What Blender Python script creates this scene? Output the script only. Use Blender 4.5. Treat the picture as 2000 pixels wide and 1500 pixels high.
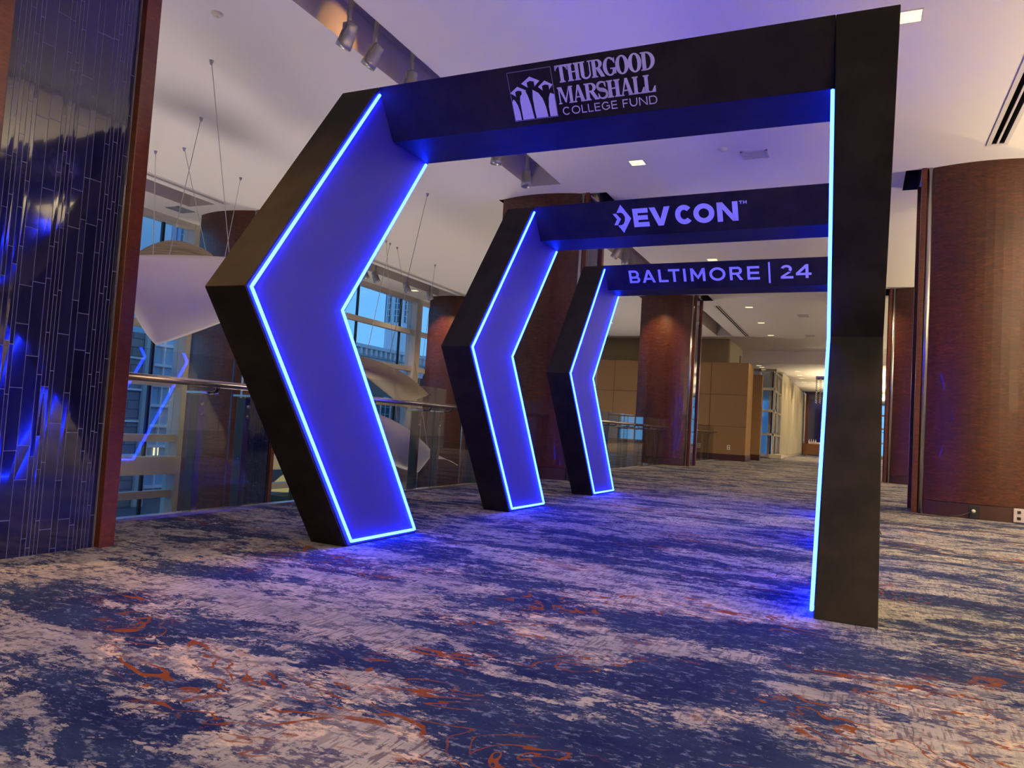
import bpy, bmesh, math, random
import numpy as np
from mathutils import Vector, Matrix
for o in list(bpy.data.objects): bpy.data.objects.remove(o)
SC = bpy.context.scene
COL = SC.collection
RND = random.Random(7)
PI = math.pi

# ------------------------------------------------------------------ camera
F_PX, YAW, PITCH, ROLL = 1460.5957, 0.4339, 0.0534, 0.0618
CAM = np.array([3.2399, -3.9735, 0.8818])
def _basis():
    cy, sy = math.cos(YAW), math.sin(YAW); cp, sp = math.cos(PITCH), math.sin(PITCH)
    cr, sr = math.cos(ROLL), math.sin(ROLL)
    f = np.array([-sy*cp, cy*cp, sp]); r = np.array([cy, sy, 0.0]); u = np.cross(r, f)
    return cr*r + sr*u, -sr*r + cr*u, f
CR, CU, CF = _basis()
cd = bpy.data.cameras.new('camera'); cam = bpy.data.objects.new('camera', cd); COL.objects.link(cam)
cd.sensor_width = 36.0; cd.lens = F_PX*36.0/2000.0; cd.clip_start = 0.05; cd.clip_end = 400
M = Matrix(((CR[0], CU[0], -CF[0], CAM[0]), (CR[1], CU[1], -CF[1], CAM[1]), (CR[2], CU[2], -CF[2], CAM[2]), (0, 0, 0, 1)))
cam.matrix_world = M
SC.camera = cam
def _ray(x, y): return CF + (x-1000)/F_PX*CR - (y-750)/F_PX*CU
def atX(x, y, X):
    d = _ray(x, y); return tuple(CAM + d*((X-CAM[0])/d[0]))
def atY(x, y, Y):
    d = _ray(x, y); return tuple(CAM + d*((Y-CAM[1])/d[1]))
def atZ(x, y, Z):
    d = _ray(x, y); return tuple(CAM + d*((Z-CAM[2])/d[2]))

# ------------------------------------------------------------------ world, exposure
SC.view_settings.view_transform = 'Standard'; SC.view_settings.look = 'None'
SC.view_settings.gamma = 1.0; SC.view_settings.use_curve_mapping = False
SC.view_settings.exposure = 0.0
W = bpy.data.worlds.new('dusk_sky'); SC.world = W; W.use_nodes = True
wn = W.node_tree.nodes; wl = W.node_tree.links; wn.clear()
wo = wn.new('ShaderNodeOutputWorld'); wb = wn.new('ShaderNodeBackground')
tc = wn.new('ShaderNodeTexCoord'); sx = wn.new('ShaderNodeSeparateXYZ'); cr_ = wn.new('ShaderNodeValToRGB')
wl.new(tc.outputs['Generated'], sx.inputs[0]); wl.new(sx.outputs['Z'], cr_.inputs[0])
cr_.color_ramp.elements[0].position = 0.0; cr_.color_ramp.elements[0].color = (0.14, 0.47, 0.93, 1)
cr_.color_ramp.elements[1].position = 0.6; cr_.color_ramp.elements[1].color = (0.13, 0.34, 0.84, 1)
wl.new(cr_.outputs[0], wb.inputs[0]); wb.inputs[1].default_value = 1.25; wl.new(wb.outputs[0], wo.inputs[0])
DOWN_W = 150.0      # power of one recessed ceiling downlight
LED_S = 98.0       # emission of the blue strips
WARM = (1.0, 0.74, 0.40)
FILL_W = 3500.0        # tall uplighters added as ceiling fill
FILL_LOW = 950.0     # fill uplights added on the lower level
def light(name, kind, loc, energy, color, parent=None, target=None, **kw):
    ld = bpy.data.lights.new(name, kind); ld.energy = energy; ld.color = color
    for k, v in kw.items(): setattr(ld, k, v)
    o = bpy.data.objects.new(name, ld); COL.objects.link(o); o.location = loc
    if target is not None:
        d = Vector(target)-Vector(loc); o.rotation_euler = d.to_track_quat('-Z', 'Y').to_euler()
    if parent: o.parent = parent
    return o

# ------------------------------------------------------------------ materials
def lin(r, g, b):
    f = lambda c: (c/255/12.92) if c/255 <= 0.04045 else ((c/255+0.055)/1.055)**2.4
    return (f(r), f(g), f(b), 1)
def mat(name, col=(.5, .5, .5, 1), rough=.6, metal=0.0, spec=.5, emit=None, es=0.0, coat=0.0):
    m = bpy.data.materials.new(name); m.use_nodes = True
    b = m.node_tree.nodes['Principled BSDF']
    b.inputs['Base Color'].default_value = col if len(col) == 4 else (*col, 1)
    b.inputs['Roughness'].default_value = rough; b.inputs['Metallic'].default_value = metal
    b.inputs['Specular IOR Level'].default_value = spec; b.inputs['Coat Weight'].default_value = coat
    if emit: b.inputs['Emission Color'].default_value = (*emit, 1); b.inputs['Emission Strength'].default_value = es
    return m
def N(m, t, **kw):
    n = m.node_tree.nodes.new(t)
    for k, v in kw.items():
        if k in n.inputs.keys() if isinstance(k, str) else False: n.inputs[k].default_value = v
        else: setattr(n, k, v)
    return n
def Lk(m, a, b): m.node_tree.links.new(a, b)
def coords(m, scale=(1, 1, 1), rot=(0, 0, 0)):
    t = N(m, 'ShaderNodeTexCoord'); mp = N(m, 'ShaderNodeMapping')
    mp.inputs['Scale'].default_value = scale; mp.inputs['Rotation'].default_value = rot
    Lk(m, t.outputs['Object'], mp.inputs['Vector']); return mp.outputs[0]
def noise(m, vec, scale, detail=4, rough=.5, dist=0.0):
    n = N(m, 'ShaderNodeTexNoise'); n.inputs['Scale'].default_value = scale; n.inputs['Detail'].default_value = detail
    n.inputs['Roughness'].default_value = rough; n.inputs['Distortion'].default_value = dist
    Lk(m, vec, n.inputs['Vector']); return n.outputs[0]
def ramp(m, fac, stops, interp='LINEAR'):
    r = N(m, 'ShaderNodeValToRGB'); e = r.color_ramp.elements; r.color_ramp.interpolation = interp
    while len(e) > 1: e.remove(e[-1])
    e[0].position = stops[0][0]; e[0].color = stops[0][1] if len(stops[0][1]) == 4 else (*stops[0][1], 1)
    for p, c in stops[1:]:
        q = e.new(p); q.color = c if len(c) == 4 else (*c, 1)
    Lk(m, fac, r.inputs[0]); return r.outputs[0]
def mixc(m, fac, a, b):
    x = N(m, 'ShaderNodeMix'); x.data_type = 'RGBA'
    for s, v in ((0, fac), (6, a), (7, b)):
        if isinstance(v, (int, float)): x.inputs[s].default_value = v
        elif isinstance(v, tuple): x.inputs[s].default_value = v if len(v) == 4 else (*v, 1)
        else: Lk(m, v, x.inputs[s])
    return x.outputs[2]
def math_(m, op, a, b=0.0, clamp=False):
    x = N(m, 'ShaderNodeMath'); x.operation = op; x.use_clamp = clamp
    for i, v in enumerate((a, b)):
        if isinstance(v, (int, float)): x.inputs[i].default_value = v
        else: Lk(m, v, x.inputs[i])
    return x.outputs[0]
def bump(m, h, strength, dist=0.01):
    b = N(m, 'ShaderNodeBump'); b.inputs['Strength'].default_value = strength; b.inputs['Distance'].default_value = dist
    Lk(m, h, b.inputs['Height']); Lk(m, b.outputs[0], m.node_tree.nodes['Principled BSDF'].inputs['Normal'])
def setcol(m, c): Lk(m, c, m.node_tree.nodes['Principled BSDF'].inputs['Base Color'])

def wood_mat(name, dark, mid, light_):
    m = mat(name, rough=.34, spec=.45, coat=.12)
    v = coords(m, (2.6, 2.6, 11.0))
    n1 = noise(m, v, 2.6, 8, .66, 1.6)
    v2 = coords(m, (1, 1, .5)); n2 = noise(m, v2, 1.6, 3, .5, .6)
    c = ramp(m, n1, [(.30, dark), (.52, mid), (.78, light_)])
    c2 = ramp(m, n2, [(.3, (.75, .72, .72)), (.7, (1.15, 1.1, 1.05))])
    x = N(m, 'ShaderNodeMix'); x.data_type = 'RGBA'; x.blend_type = 'MULTIPLY'; x.inputs[0].default_value = 1
    Lk(m, c, x.inputs[6]); Lk(m, c2, x.inputs[7]); setcol(m, x.outputs[2])
    bump(m, n1, .12, .004)
    return m
WOOD = wood_mat('figured_mahogany', (.031, .0075, .0032), (.072, .0175, .0065), (.155, .045, .014))
WOODTRIM = wood_mat('mahogany_trim', (.060, .013, .006), (.110, .024, .009), (.165, .045, .016))
PLINTH = mat('dark_plinth', (.045, .012, .008), .45)
CEIL = mat('ceiling_paint', (.80, .765, .73), .9, spec=.2)
_n = noise(CEIL, coords(CEIL, (1, 1, 1)), .8, 3); bump(CEIL, noise(CEIL, coords(CEIL), 60, 2), .03, .002)
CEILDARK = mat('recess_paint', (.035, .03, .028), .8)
CREAM = mat('cream_paint', (.62, .56, .45), .7)
FRAME = mat('painted_steel_frame', (.50, .47, .42), .5)
MULL = mat('dark_mullion', (.01, .011, .014), .4)
BLACK = mat('matte_black_laminate', (.026, .022, .015), .6, spec=.15)
_v = coords(BLACK, (1, 1, 1)); _c = ramp(BLACK, noise(BLACK, _v, 3.5, 5, .6), [(.35, (.014, .0115, .008)), (.75, (.034, .028, .019))]); setcol(BLACK, _c)
PANEL = mat('led_tinted_satin_panel', (.034, .030, .22), .5, spec=.35)  # blue of the LED light is put into the panel's base colour
LETTER = mat('white_vinyl_lettering', (.80, .78, .80), .6)
OUTLINE = mat('thin_vinyl_line', (.30, .30, .34), .6)
LED = mat('blue_led_tube', (.02, .02, .05), .4, emit=(.005, .020, 1.0), es=LED_S)
CHAN = mat('led_channel', (.05, .05, .06), .5)
STEEL = mat('brushed_steel', (.55, .54, .53), .25, metal=1.0)
DARKSTEEL = mat('dark_bronze_metal', (.10, .09, .085), .32, metal=1.0)
RAIL = mat('satin_handrail', (.62, .56, .52), .22, metal=1.0)
GREYM = mat('track_head_grey', (.42, .42, .44), .3, metal=.6)
LENS = mat('lit_lamp_lens', (.9, .8, .6), .5, emit=(1, .80, .50), es=9)
LENSOFF = mat('unlit_lens', (.5, .5, .5), .2)
PANELLIT = mat('downlight_diffuser', (.9, .85, .7), .5, emit=(1.0, .88, .42), es=1.25)
VENT = mat("vent_grille", (.66, .62, .60), .6)
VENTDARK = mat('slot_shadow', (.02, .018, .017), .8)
BROWNCLOTH = mat('brown_tablecloth', (.13, .060, .026), .85, spec=.2)
WHITE = mat('white_linen', (.8, .78, .74), .8)
SAIL = mat('pale_veneer_sail', (.78, .72, .70), .55)
SAILTAN = mat('tan_veneer_sail', (.40, .31, .22), .55)
SAILWOOD = mat('striped_wood_sail', (.3, .24, .16), .6)
_w = N(SAILWOOD, 'ShaderNodeTexNoise'); _w.inputs['Scale'].default_value = 3; _w.inputs['Detail'].default_value = 5
Lk(SAILWOOD, coords(SAILWOOD, (1, 1.2, 16)), _w.inputs['Vector'])
setcol(SAILWOOD, ramp(SAILWOOD, _w.outputs[0], [(.3, (.10, .075, .045)), (.6, (.26, .20, .13)), (.8, (.36, .28, .19))]))
bump(SAIL, noise(SAIL, coords(SAIL, (1, 1, 1)), 14, 4), .08, .005)
for _m in (SAIL, SAILTAN):   # thin veneer lets some light through
    nt = _m.node_tree; b = nt.nodes['Principled BSDF']; out = nt.nodes['Material Output']
    tr = nt.nodes.new('ShaderNodeBsdfTranslucent'); tr.inputs[0].default_value = b.inputs['Base Color'].default_value
    mx = nt.nodes.new('ShaderNodeMixShader'); mx.inputs[0].default_value = .3
    nt.links.new(b.outputs[0], mx.inputs[1]); nt.links.new(tr.outputs[0], mx.inputs[2]); nt.links.new(mx.outputs[0], out.inputs[0])
def glass_mat(name, tint, refl=1.0, ior=1.5, rough=.0):
    m = bpy.data.materials.new(name); m.use_nodes = True; nt = m.node_tree; nt.nodes.clear()
    out = nt.nodes.new('ShaderNodeOutputMaterial'); t = nt.nodes.new('ShaderNodeBsdfTransparent'); t.inputs[0].default_value = (*tint, 1)
    g = nt.nodes.new('ShaderNodeBsdfGlossy'); g.inputs['Roughness'].default_value = rough
    fr = nt.nodes.new('ShaderNodeLayerWeight'); fr.inputs[0].default_value = .5
    pw = nt.nodes.new('ShaderNodeMath'); pw.operation = 'POWER'; pw.inputs[1].default_value = 4.5; nt.links.new(fr.outputs['Facing'], pw.inputs[0])
    mu = nt.nodes.new('ShaderNodeMath'); mu.operation = 'MULTIPLY_ADD'; mu.inputs[1].default_value = .9*refl; mu.inputs[2].default_value = .035*refl; mu.use_clamp = True
    mx = nt.nodes.new('ShaderNodeMixShader')
    nt.links.new(pw.outputs[0], mu.inputs[0]); nt.links.new(mu.outputs[0], mx.inputs[0])
    nt.links.new(t.outputs[0], mx.inputs[1]); nt.links.new(g.outputs[0], mx.inputs[2]); nt.links.new(mx.outputs[0], out.inputs[0])
    return m
GLASS = glass_mat('railing_glass', (.95, .97, .96), 1.2)
WGLASS = glass_mat('window_glass', (.985, .99, .995), .7)
SHEER = bpy.data.materials.new('sheer_curtain'); SHEER.use_nodes = True
_nt = SHEER.node_tree; _b = _nt.nodes['Principled BSDF']; _b.inputs['Base Color'].default_value = (.80, .72, .52, 1); _b.inputs['Roughness'].default_value = .9
_t = _nt.nodes.new('ShaderNodeBsdfTranslucent'); _t.inputs[0].default_value = (.75, .68, .52, 1)
_x = _nt.nodes.new('ShaderNodeMixShader'); _x.inputs[0].default_value = .5
_nt.links.new(_b.outputs[0], _x.inputs[1]); _nt.links.new(_t.outputs[0], _x.inputs[2]); _nt.links.new(_x.outputs[0], _nt.nodes['Material Output'].inputs[0])
# navy glazed tile: three close shades by tile
TILE = mat('navy_glazed_tile', (.012, .014, .075), .08, spec=.7, coat=.6)
_g = N(TILE, 'ShaderNodeNewGeometry')
setcol(TILE, ramp(TILE, _g.outputs['Random Per Island'], [(0, (.005, .006, .040)), (.5, (.008, .009, .055)), (1, (.011, .012, .070))]))
GROUT = mat('grey_blue_grout', (.17, .18, .27), .6)
TANWALL = mat('tan_fabric_wall', (.30, .18, .085), .85, spec=.2)
bump(TANWALL, noise(TANWALL, coords(TANWALL), 90, 3), .05, .003)
OLIVE = mat('olive_soffit_paint', (.32, .25, .13), .85)
DOORW = mat('dark_walnut_door', (.06, .028, .014), .5)
BASEB = mat('dark_red_baseboard', (.045, .012, .010), .5)
PLATE = mat('ivory_plate', (.72, .66, .52), .5)
BLKPL = mat('black_plastic', (.012, .012, .012), .4)
LOWFLOOR = mat('lower_level_floor', (.20, .17, .14), .5)
def brick_mat(name, a, b, mo, sx=1.0, sz=1.0):
    m = mat(name, rough=.9, spec=.2)
    br = N(m, 'ShaderNodeTexBrick'); br.inputs['Color1'].default_value = (*a, 1); br.inputs['Color2'].default_value = (*b, 1); br.inputs['Mortar'].default_value = (*mo, 1)
    br.inputs['Scale'].default_value = 1.0; br.inputs['Mortar Size'].default_value = .03; br.inputs['Brick Width'].default_value = .6*sx; br.inputs['Row Height'].default_value = .28*sz
    t = N(m, 'ShaderNodeTexCoord'); s = N(m, 'ShaderNodeSeparateXYZ'); c = N(m, 'ShaderNodeCombineXYZ')
    Lk(m, t.outputs['Object'], s.inputs[0])
    Lk(m, math_(m, 'ADD', s.outputs[0], s.outputs[1]), c.inputs[0]); Lk(m, s.outputs[2], c.inputs[1]); Lk(m, c.outputs[0], br.inputs['Vector'])
    n = noise(m, t.outputs['Object'], 4, 5, .6)
    setcol(m, mixc(m, math_(m, 'MULTIPLY', n, .5), br.outputs[0], (a[0]*.5, a[1]*.5, a[2]*.5)))
    return m
ROUGHSTONE = brick_mat('rough_grey_stone', (.30, .25, .24), (.38, .33, .31), (.16, .14, .14), 2.2, 1.6)
REDBRICK = brick_mat('weathered_red_brick', (.42, .22, .17), (.48, .28, .22), (.35, .3, .27), .5, .5)
STONE = mat('pale_limestone', (.80, .77, .74), .85)
PALEB = mat('pale_render', (.36, .42, .55), .9)
OFFGLASS = mat('office_glass', (.08, .12, .16), .12, spec=.8)
CURTW = mat('sky_tinted_facade', (.32, .48, .60), .3, spec=.8)  # sky mirrored in the glass is put into a flat blue colour
DARKROOF = mat('slate_roof', (.12, .13, .17), .8)
ASPHALT = mat('street_asphalt', (.10, .10, .11), .9)
YELLOW = mat('yellow_parasol_cloth', (.75, .48, .10), .8, emit=(1, .6, .15), es=.30)
HEDGE = mat('hedge_green', (.03, .06, .025), .9)
WARMLIT = mat('lit_shop_window', (.5, .4, .2), .5, emit=(1, .85, .45), es=1.6)
BLUELIT = mat('lit_blue_sign', (.2, .3, .5), .5, emit=(.35, .65, 1), es=.9)
REDSIGN = mat('red_shop_sign', (.4, .08, .06), .5, emit=(.9, .15, .1), es=.25)

# ------------------------------------------------------------------ carpet
CARPET = mat('abstract_carpet', rough=.95, spec=.1)
def build_carpet():
    m = CARPET
    at = N(m, 'ShaderNodeAttribute'); at.attribute_name = 'navy_bias'
    ar = N(m, 'ShaderNodeAttribute'); ar.attribute_name = 'rust_bias'
    base = coords(m, (1, 1, 1))
    vX = coords(m, (.42, 1.0, 1)); vX2 = coords(m, (.55, 1.0, 1)); vH = coords(m, (70, 9, 1)); vF = coords(m, (26, 50, 1))
    big = noise(m, vX, 2.1, 11, .68, .7)           # navy patches, drawn out across the hall
    mid = noise(m, vX2, 7.5, 9, .74, .5)
    fine = noise(m, vF, 1.0, 4, .7, .4)
    dash = noise(m, vH, 1.0, 2, .5, .3)
    # light ground with woven dashes
    ground = mixc(m, ramp(m, noise(m, vX2, 2.0, 5, .6), [(.35, (0, 0, 0)), (.65, (1, 1, 1))]), (.37, .335, .29), (.20, .195, .205))
    dm = math_(m, 'MULTIPLY', ramp(m, dash, [(.53, (0, 0, 0)), (.60, (1, 1, 1))]), ramp(m, noise(m, base, 1.7, 4, .6), [(.40, (.30,)*3), (.58, (.95,)*3)]))
    ground = mixc(m, dm, ground, (.12, .105, .115))
    ground = mixc(m, math_(m, 'MULTIPLY', ramp(m, fine, [(.56, (0, 0, 0)), (.68, (1, 1, 1))]), .5), ground, (.10, .085, .10))
    # peach highlights near the rust marks
    contour_src = noise(m, vX2, 2.3, 3, .5, 1.6)
    contour = math_(m, 'ABSOLUTE', math_(m, 'SUBTRACT', math_(m, 'FRACT', math_(m, 'MULTIPLY', contour_src, 8.5)), .5))
    wid = math_(m, 'MULTIPLY', noise(m, base, 6.0, 5, .65), .17)
    line = ramp(m, math_(m, 'SUBTRACT', wid, contour), [(.0, (0, 0, 0)), (.02, (1, 1, 1))])
    area = math_(m, 'ADD', noise(m, vX2, 1.25, 5, .6), ar.outputs['Fac'])
    area_m = ramp(m, area, [(.535, (0, 0, 0)), (.60, (1, 1, 1))])
    rough_e = ramp(m, mid, [(.40, (0, 0, 0)), (.50, (1, 1, 1))])
    rust = math_(m, 'MULTIPLY', math_(m, 'MULTIPLY', line, area_m), rough_e)
    halo = math_(m, 'MULTIPLY', area_m, ramp(m, noise(m, vX2, 14.0, 7, .75), [(.52, (0, 0, 0)), (.56, (1, 1, 1))]))
    ground = mixc(m, math_(m, 'MULTIPLY', halo, .85), ground, (.60, .46, .32))
    # broken dark mottling over the light ground
    mot = ramp(m, math_(m, 'ADD', math_(m, 'MULTIPLY', noise(m, vX2, 13.0, 7, .72, .3), .7), math_(m, 'MULTIPLY', fine, .3)), [(.505, (0, 0, 0)), (.54, (1, 1, 1))])
    motm = ramp(m, noise(m, vX2, 2.6, 4, .6), [(.38, (.2,)*3), (.52, (1, 1, 1))])
    ground = mixc(m, math_(m, 'MULTIPLY', math_(m, 'MULTIPLY', mot, motm), .9), ground, (.055, .055, .10))
    # navy
    nv = math_(m, 'ADD', math_(m, 'ADD', math_(m, 'MULTIPLY', big, .55), math_(m, 'MULTIPLY', mid, .45)), at.outputs['Fac'])
    nv = math_(m, 'ADD', nv, math_(m, 'MULTIPLY', math_(m, 'SUBTRACT', fine, .5), .26))
    navy = ramp(m, nv, [(.497, (0, 0, 0)), (.513, (1, 1, 1))])
    nc = mixc(m, ramp(m, noise(m, vX2, 3.1, 6, .7), [(.35, (0, 0, 0)), (.65, (1, 1, 1))]), (.008, .012, .056), (.022, .036, .088))
    nc = mixc(m, math_(m, 'MULTIPLY', ramp(m, math_(m, 'ADD', math_(m, 'MULTIPLY', fine, .5), math_(m, 'MULTIPLY', noise(m, vX2, 18.0, 5, .7), .5)), [(.535, (0, 0, 0)), (.60, (1, 1, 1))]), .75), nc, (.17, .185, .25))
    col = mixc(m, navy, ground, nc)
    # broken specks
    sp = ramp(m, noise(m, vX2, 16.0, 5, .7), [(.60, (0, 0, 0)), (.64, (1, 1, 1))])
    col = mixc(m, math_(m, 'MULTIPLY', sp, .7), col, (.025, .03, .085))
    col = mixc(m, rust, col, (.19, .048, .007))
    setcol(m, col)
    bump(m, noise(m, base, 160, 3), .35, .004)
build_carpet()

# ------------------------------------------------------------------ mesh helpers
class MB:
    def __init__(s): s.v = []; s.f = []
    def poly(s, pts):
        i = len(s.v); s.v += [tuple(p) for p in pts]; s.f.append(tuple(range(i, i+len(pts)))); return s
    def box(s, x0, x1, y0, y1, z0, z1):
        i = len(s.v)
        s.v += [(x0, y0, z0), (x1, y0, z0), (x1, y1, z0), (x0, y1, z0), (x0, y0, z1), (x1, y0, z1), (x1, y1, z1), (x0, y1, z1)]
        for q in ((0, 3, 2, 1), (4, 5, 6, 7), (0, 1, 5, 4), (1, 2, 6, 5), (2, 3, 7, 6), (3, 0, 4, 7)): s.f.append(tuple(i+k for k in q))
        return s
    def prism(s, a, b):           # two matching outlines
        i = len(s.v); n = len(a); s.v += [tuple(p) for p in a]+[tuple(p) for p in b]
        s.f.append(tuple(i+k for k in reversed(range(n)))); s.f.append(tuple(i+n+k for k in range(n)))
        for k in range(n): s.f.append((i+k, i+(k+1) % n, i+n+(k+1) % n, i+n+k))
        return s
    def tube(s, path, r, n=10, cap=True):
        P = [Vector(p) for p in path]; rings = []
        up = None
        for k, p in enumerate(P):
            d = (P[min(k+1, len(P)-1)]-P[max(k-1, 0)]).normalized()
            if up is None: up = Vector((0, 0, 1)) if abs(d.z) < .9 else Vector((1, 0, 0))
            a = d.cross(up).normalized(); b = a.cross(d).normalized(); up = b
            rr = r[k] if isinstance(r, (list, tuple)) else r
            i = len(s.v); s.v += [tuple(p+a*rr*math.cos(t*2*PI/n)+b*rr*math.sin(t*2*PI/n)) for t in range(n)]; rings.append(i)
        for a, b in zip(rings, rings[1:]):
            for t in range(n): s.f.append((a+t, a+(t+1) % n, b+(t+1) % n, b+t))
        if cap: s.f.append(tuple(rings[0]+t for t in reversed(range(n)))); s.f.append(tuple(rings[-1]+t for t in range(n)))
        return s
    def lathe(s, prof, n=20, c=(0, 0, 0), axis=None):
        rings = []
        q = Vector((0, 0, 1)).rotation_difference(Vector(axis).normalized()) if axis else None
        for r, z in prof:
            i = len(s.v)
            for t in range(n):
                p = Vector((r*math.cos(t*2*PI/n), r*math.sin(t*2*PI/n), z))
                if q: p = q @ p
                s.v.append(tuple(p+Vector(c)))
            rings.append(i)
        for a, b in zip(rings, rings[1:]):
            for t in range(n): s.f.append((a+t, a+(t+1) % n, b+(t+1) % n, b+t))
        return s
    def build(s, name, m, parent=None, smooth=False, bevel=0.0, solid=0.0, loc=None):
        me = bpy.data.meshes.new(name); me.from_pydata(s.v, [], s.f); me.update(); me.validate()
        o = bpy.data.objects.new(name, me); COL.objects.link(o)
        me.materials.append(m)
        bm = bmesh.new(); bm.from_mesh(me)
        if not smooth or solid: bmesh.ops.recalc_face_normals(bm, faces=bm.faces)
        bm.to_mesh(me); bm.free()
        if smooth:
            for p in me.polygons: p.use_smooth = True
        if bevel: b = o.modifiers.new('bevel', 'BEVEL'); b.width = bevel; b.segments = 2; b.limit_method = 'ANGLE'
        if solid: sd = o.modifiers.new('solid', 'SOLIDIFY'); sd.thickness = solid; sd.offset = 0
        if parent: o.parent = parent
        if loc: o.location = loc
        return o
def thing(name, label, cat, loc=(0, 0, 0), rz=0.0, group=None):
    o = bpy.data.objects.new(name, None); COL.objects.link(o); o.location = loc; o.rotation_euler = (0, 0, rz)
    o.empty_display_size = .1
    return tag(o, label, cat, group)
def tag(o, label, cat, group=None, kind=None):
    o['label'] = label; o['category'] = cat
    if group: o['group'] = group
    if kind: o['kind'] = kind
    return o
def struct(o, label=None):
    o['kind'] = 'structure'
    if label: o['label'] = label
    return o
def sempty(name):
    o = bpy.data.objects.new(name, None); COL.objects.link(o); o.empty_display_size = .1; o['kind'] = 'structure'; return o
def copy_tree(o, parent=None):
    c = o.copy(); COL.objects.link(c); c.parent = parent
    for ch in o.children: copy_tree(ch, c)
    return c

# ================================================================== SETTING
ZC = 4.86; ZF = 4.30; YR = 31.0
# floor -------------------------------------------------------------
def frange(a, b, s): return list(np.arange(a, b-1e-6, s))
xs = frange(-1.62, 6.0, .08)+frange(6.0, 14.01, 2.0)
ys = frange(-9, -4, 1.0)+frange(-4.0, 4.0, .08)+frange(4.0, 66.1, 2.0)
gx, gy = np.meshgrid(xs, ys)
def capsule(x0, y0, x1, y1, r):
    dx, dy = x1-x0, y1-y0; L2 = dx*dx+dy*dy+1e-9
    t = np.clip(((gx-x0)*dx+(gy-y0)*dy)/L2, 0, 1)
    d = np.hypot((gx-x0-t*dx)*.8, gy-y0-t*dy)
    return np.exp(-(d/r)**2)
nb = np.zeros_like(gx); rb = np.zeros_like(gx)
for a in [(1.71, -.52, 3.09, -.32, .13), (2.22, -1.41, 3.0, -1.32, .14), (2.42, -2.06, 3.1, -1.68, .20), (-.1, -1.9, .36, -1.80, .12), (.39, -1.9, 1.0, -1.68, .10), (1.0, -1.76, 1.47, -1.70, .12),
          (1.64, -1.69, 2.07, -1.70, .12), (2.13, -1.88, 2.42, -2.18, .10), (1.66, -2.61, 1.85, -2.52, .05), (1.27, -2.71, 1.5, -2.70, .06), (1.41, -2.55, 1.59, -2.47, .04),
          (.32, .52, 1.42, .12, .20), (-.44, -1.0, .25, -.93, .12), (3.52, 1.2, 5.2, 1.26, .14), (.6, 1.9, 2.84, 2.1, .16), (3.06, -.66, 3.87, -.42, .10), (3.7, .1, 5.5, .2, .10), (.3, .95, 2.9, 1.0, .10),
          (2.6, -1.05, 3.3, -.9, .07)]:
    nb += .075*capsule(*a)
for a in [(1.5, .25, 2.5, .10, .22), (1.74, -2.48, 2.3, -2.1, .12), (3.38, -1.33, 3.9, -1.1, .18), (2.1, -.12, 2.9, .1, .18), (-.3, -1.35, 1.2, -1.2, .16), (3.2, -.2, 4.2, .2, .14), (.5, -2.15, 1.3, -2.0, .12), (2.3, -.9, 2.9, -.75, .08), (3.0, -1.05, 3.6, -.9, .10)]:
    nb -= .07*capsule(*a)
for a in [(.5, -1.98, .9, -1.95, .12), (1.2, -2.2, 1.9, -2.0, .25), (2.2, -.2, 3.0, -.05, .2), (3.1, -1.25, 3.5, -1.5, .22), (3.3, -.75, 3.5, -.8, .16), (3.5, -.1, 4.1, .1, .2), (2.0, .8, 2.9, .7, .2), (2.35, -2.3, 2.5, -2.2, .10), (-.2, -.2, .4, .2, .3), (1.8, -1.5, 2.4, -1.2, .12)]:
    rb += .12*capsule(*a)
nx_, ny_ = len(xs), len(ys)
fl = MB(); fl.v = [(float(gx[j, i]), float(gy[j, i]), 0.0) for j in range(ny_) for i in range(nx_)]
fl.f = [(j*nx_+i, j*nx_+i+1, (j+1)*nx_+i+1, (j+1)*nx_+i) for j in range(ny_-1) for i in range(nx_-1)]
fo = fl.build('floor', CARPET, smooth=True); struct(fo)
for nm, arr in (('navy_bias', nb), ('rust_bias', rb)):
    a = fo.data.attributes.new(nm, 'FLOAT', 'POINT'); a.data.foreach_set('value', arr.flatten().astype(np.float32))
struct(MB().box(-1.66, 14, -9, 66, -.55, -.012).build('floor_slab', CREAM))
struct(MB().box(-10.6, 14, -12, 66, -4.7, -4.5).build('floor_lower', LOWFLOOR))

# ceiling with recesses ----------------------------------------------
TROUGH = [(-1.88, -1.30, -.3, 7.25), (-1.88, -1.30, 9.25, 16.6), (-1.88, -1.30, 18.9, 26.0), (-9.15, -8.45, -.5, 6.75), (-9.15, -8.45, 9.0, 16.7)]
COLS_L = [(-1.62, -1.29), (-1.80, 8.25), (-1.80, 17.75)]
COLS_R = [(4.78, 8.32), (4.70, 17.3), (4.75, 26.8)]
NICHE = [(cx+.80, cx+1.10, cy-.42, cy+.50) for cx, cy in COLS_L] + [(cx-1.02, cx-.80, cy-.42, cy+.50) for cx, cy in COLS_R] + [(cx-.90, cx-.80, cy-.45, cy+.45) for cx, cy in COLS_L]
SLOT = [(-.80, -.68, 19.1, 26.2), (4.69, 4.83, .5, 7.1), (-8.22, -8.12, 3.9, 6.75), (-8.22, -8.12, 9.0, 16.9), (-.45, -.35, 36.0, 41.0)]
TROUGHP = mat('trough_paint', (.52, .47, .44), .8)
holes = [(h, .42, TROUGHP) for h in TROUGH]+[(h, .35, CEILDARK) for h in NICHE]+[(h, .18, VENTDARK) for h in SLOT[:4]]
cb = MB(); X0, X1, Y0, Y1 = -10.6, 14.0, -9.0, YR
ux = sorted({X0, X1, *[v for h, _, _ in holes for v in h[:2]]}); uy = sorted({Y0, Y1, *[v for h, _, _ in holes for v in h[2:]]})
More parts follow.
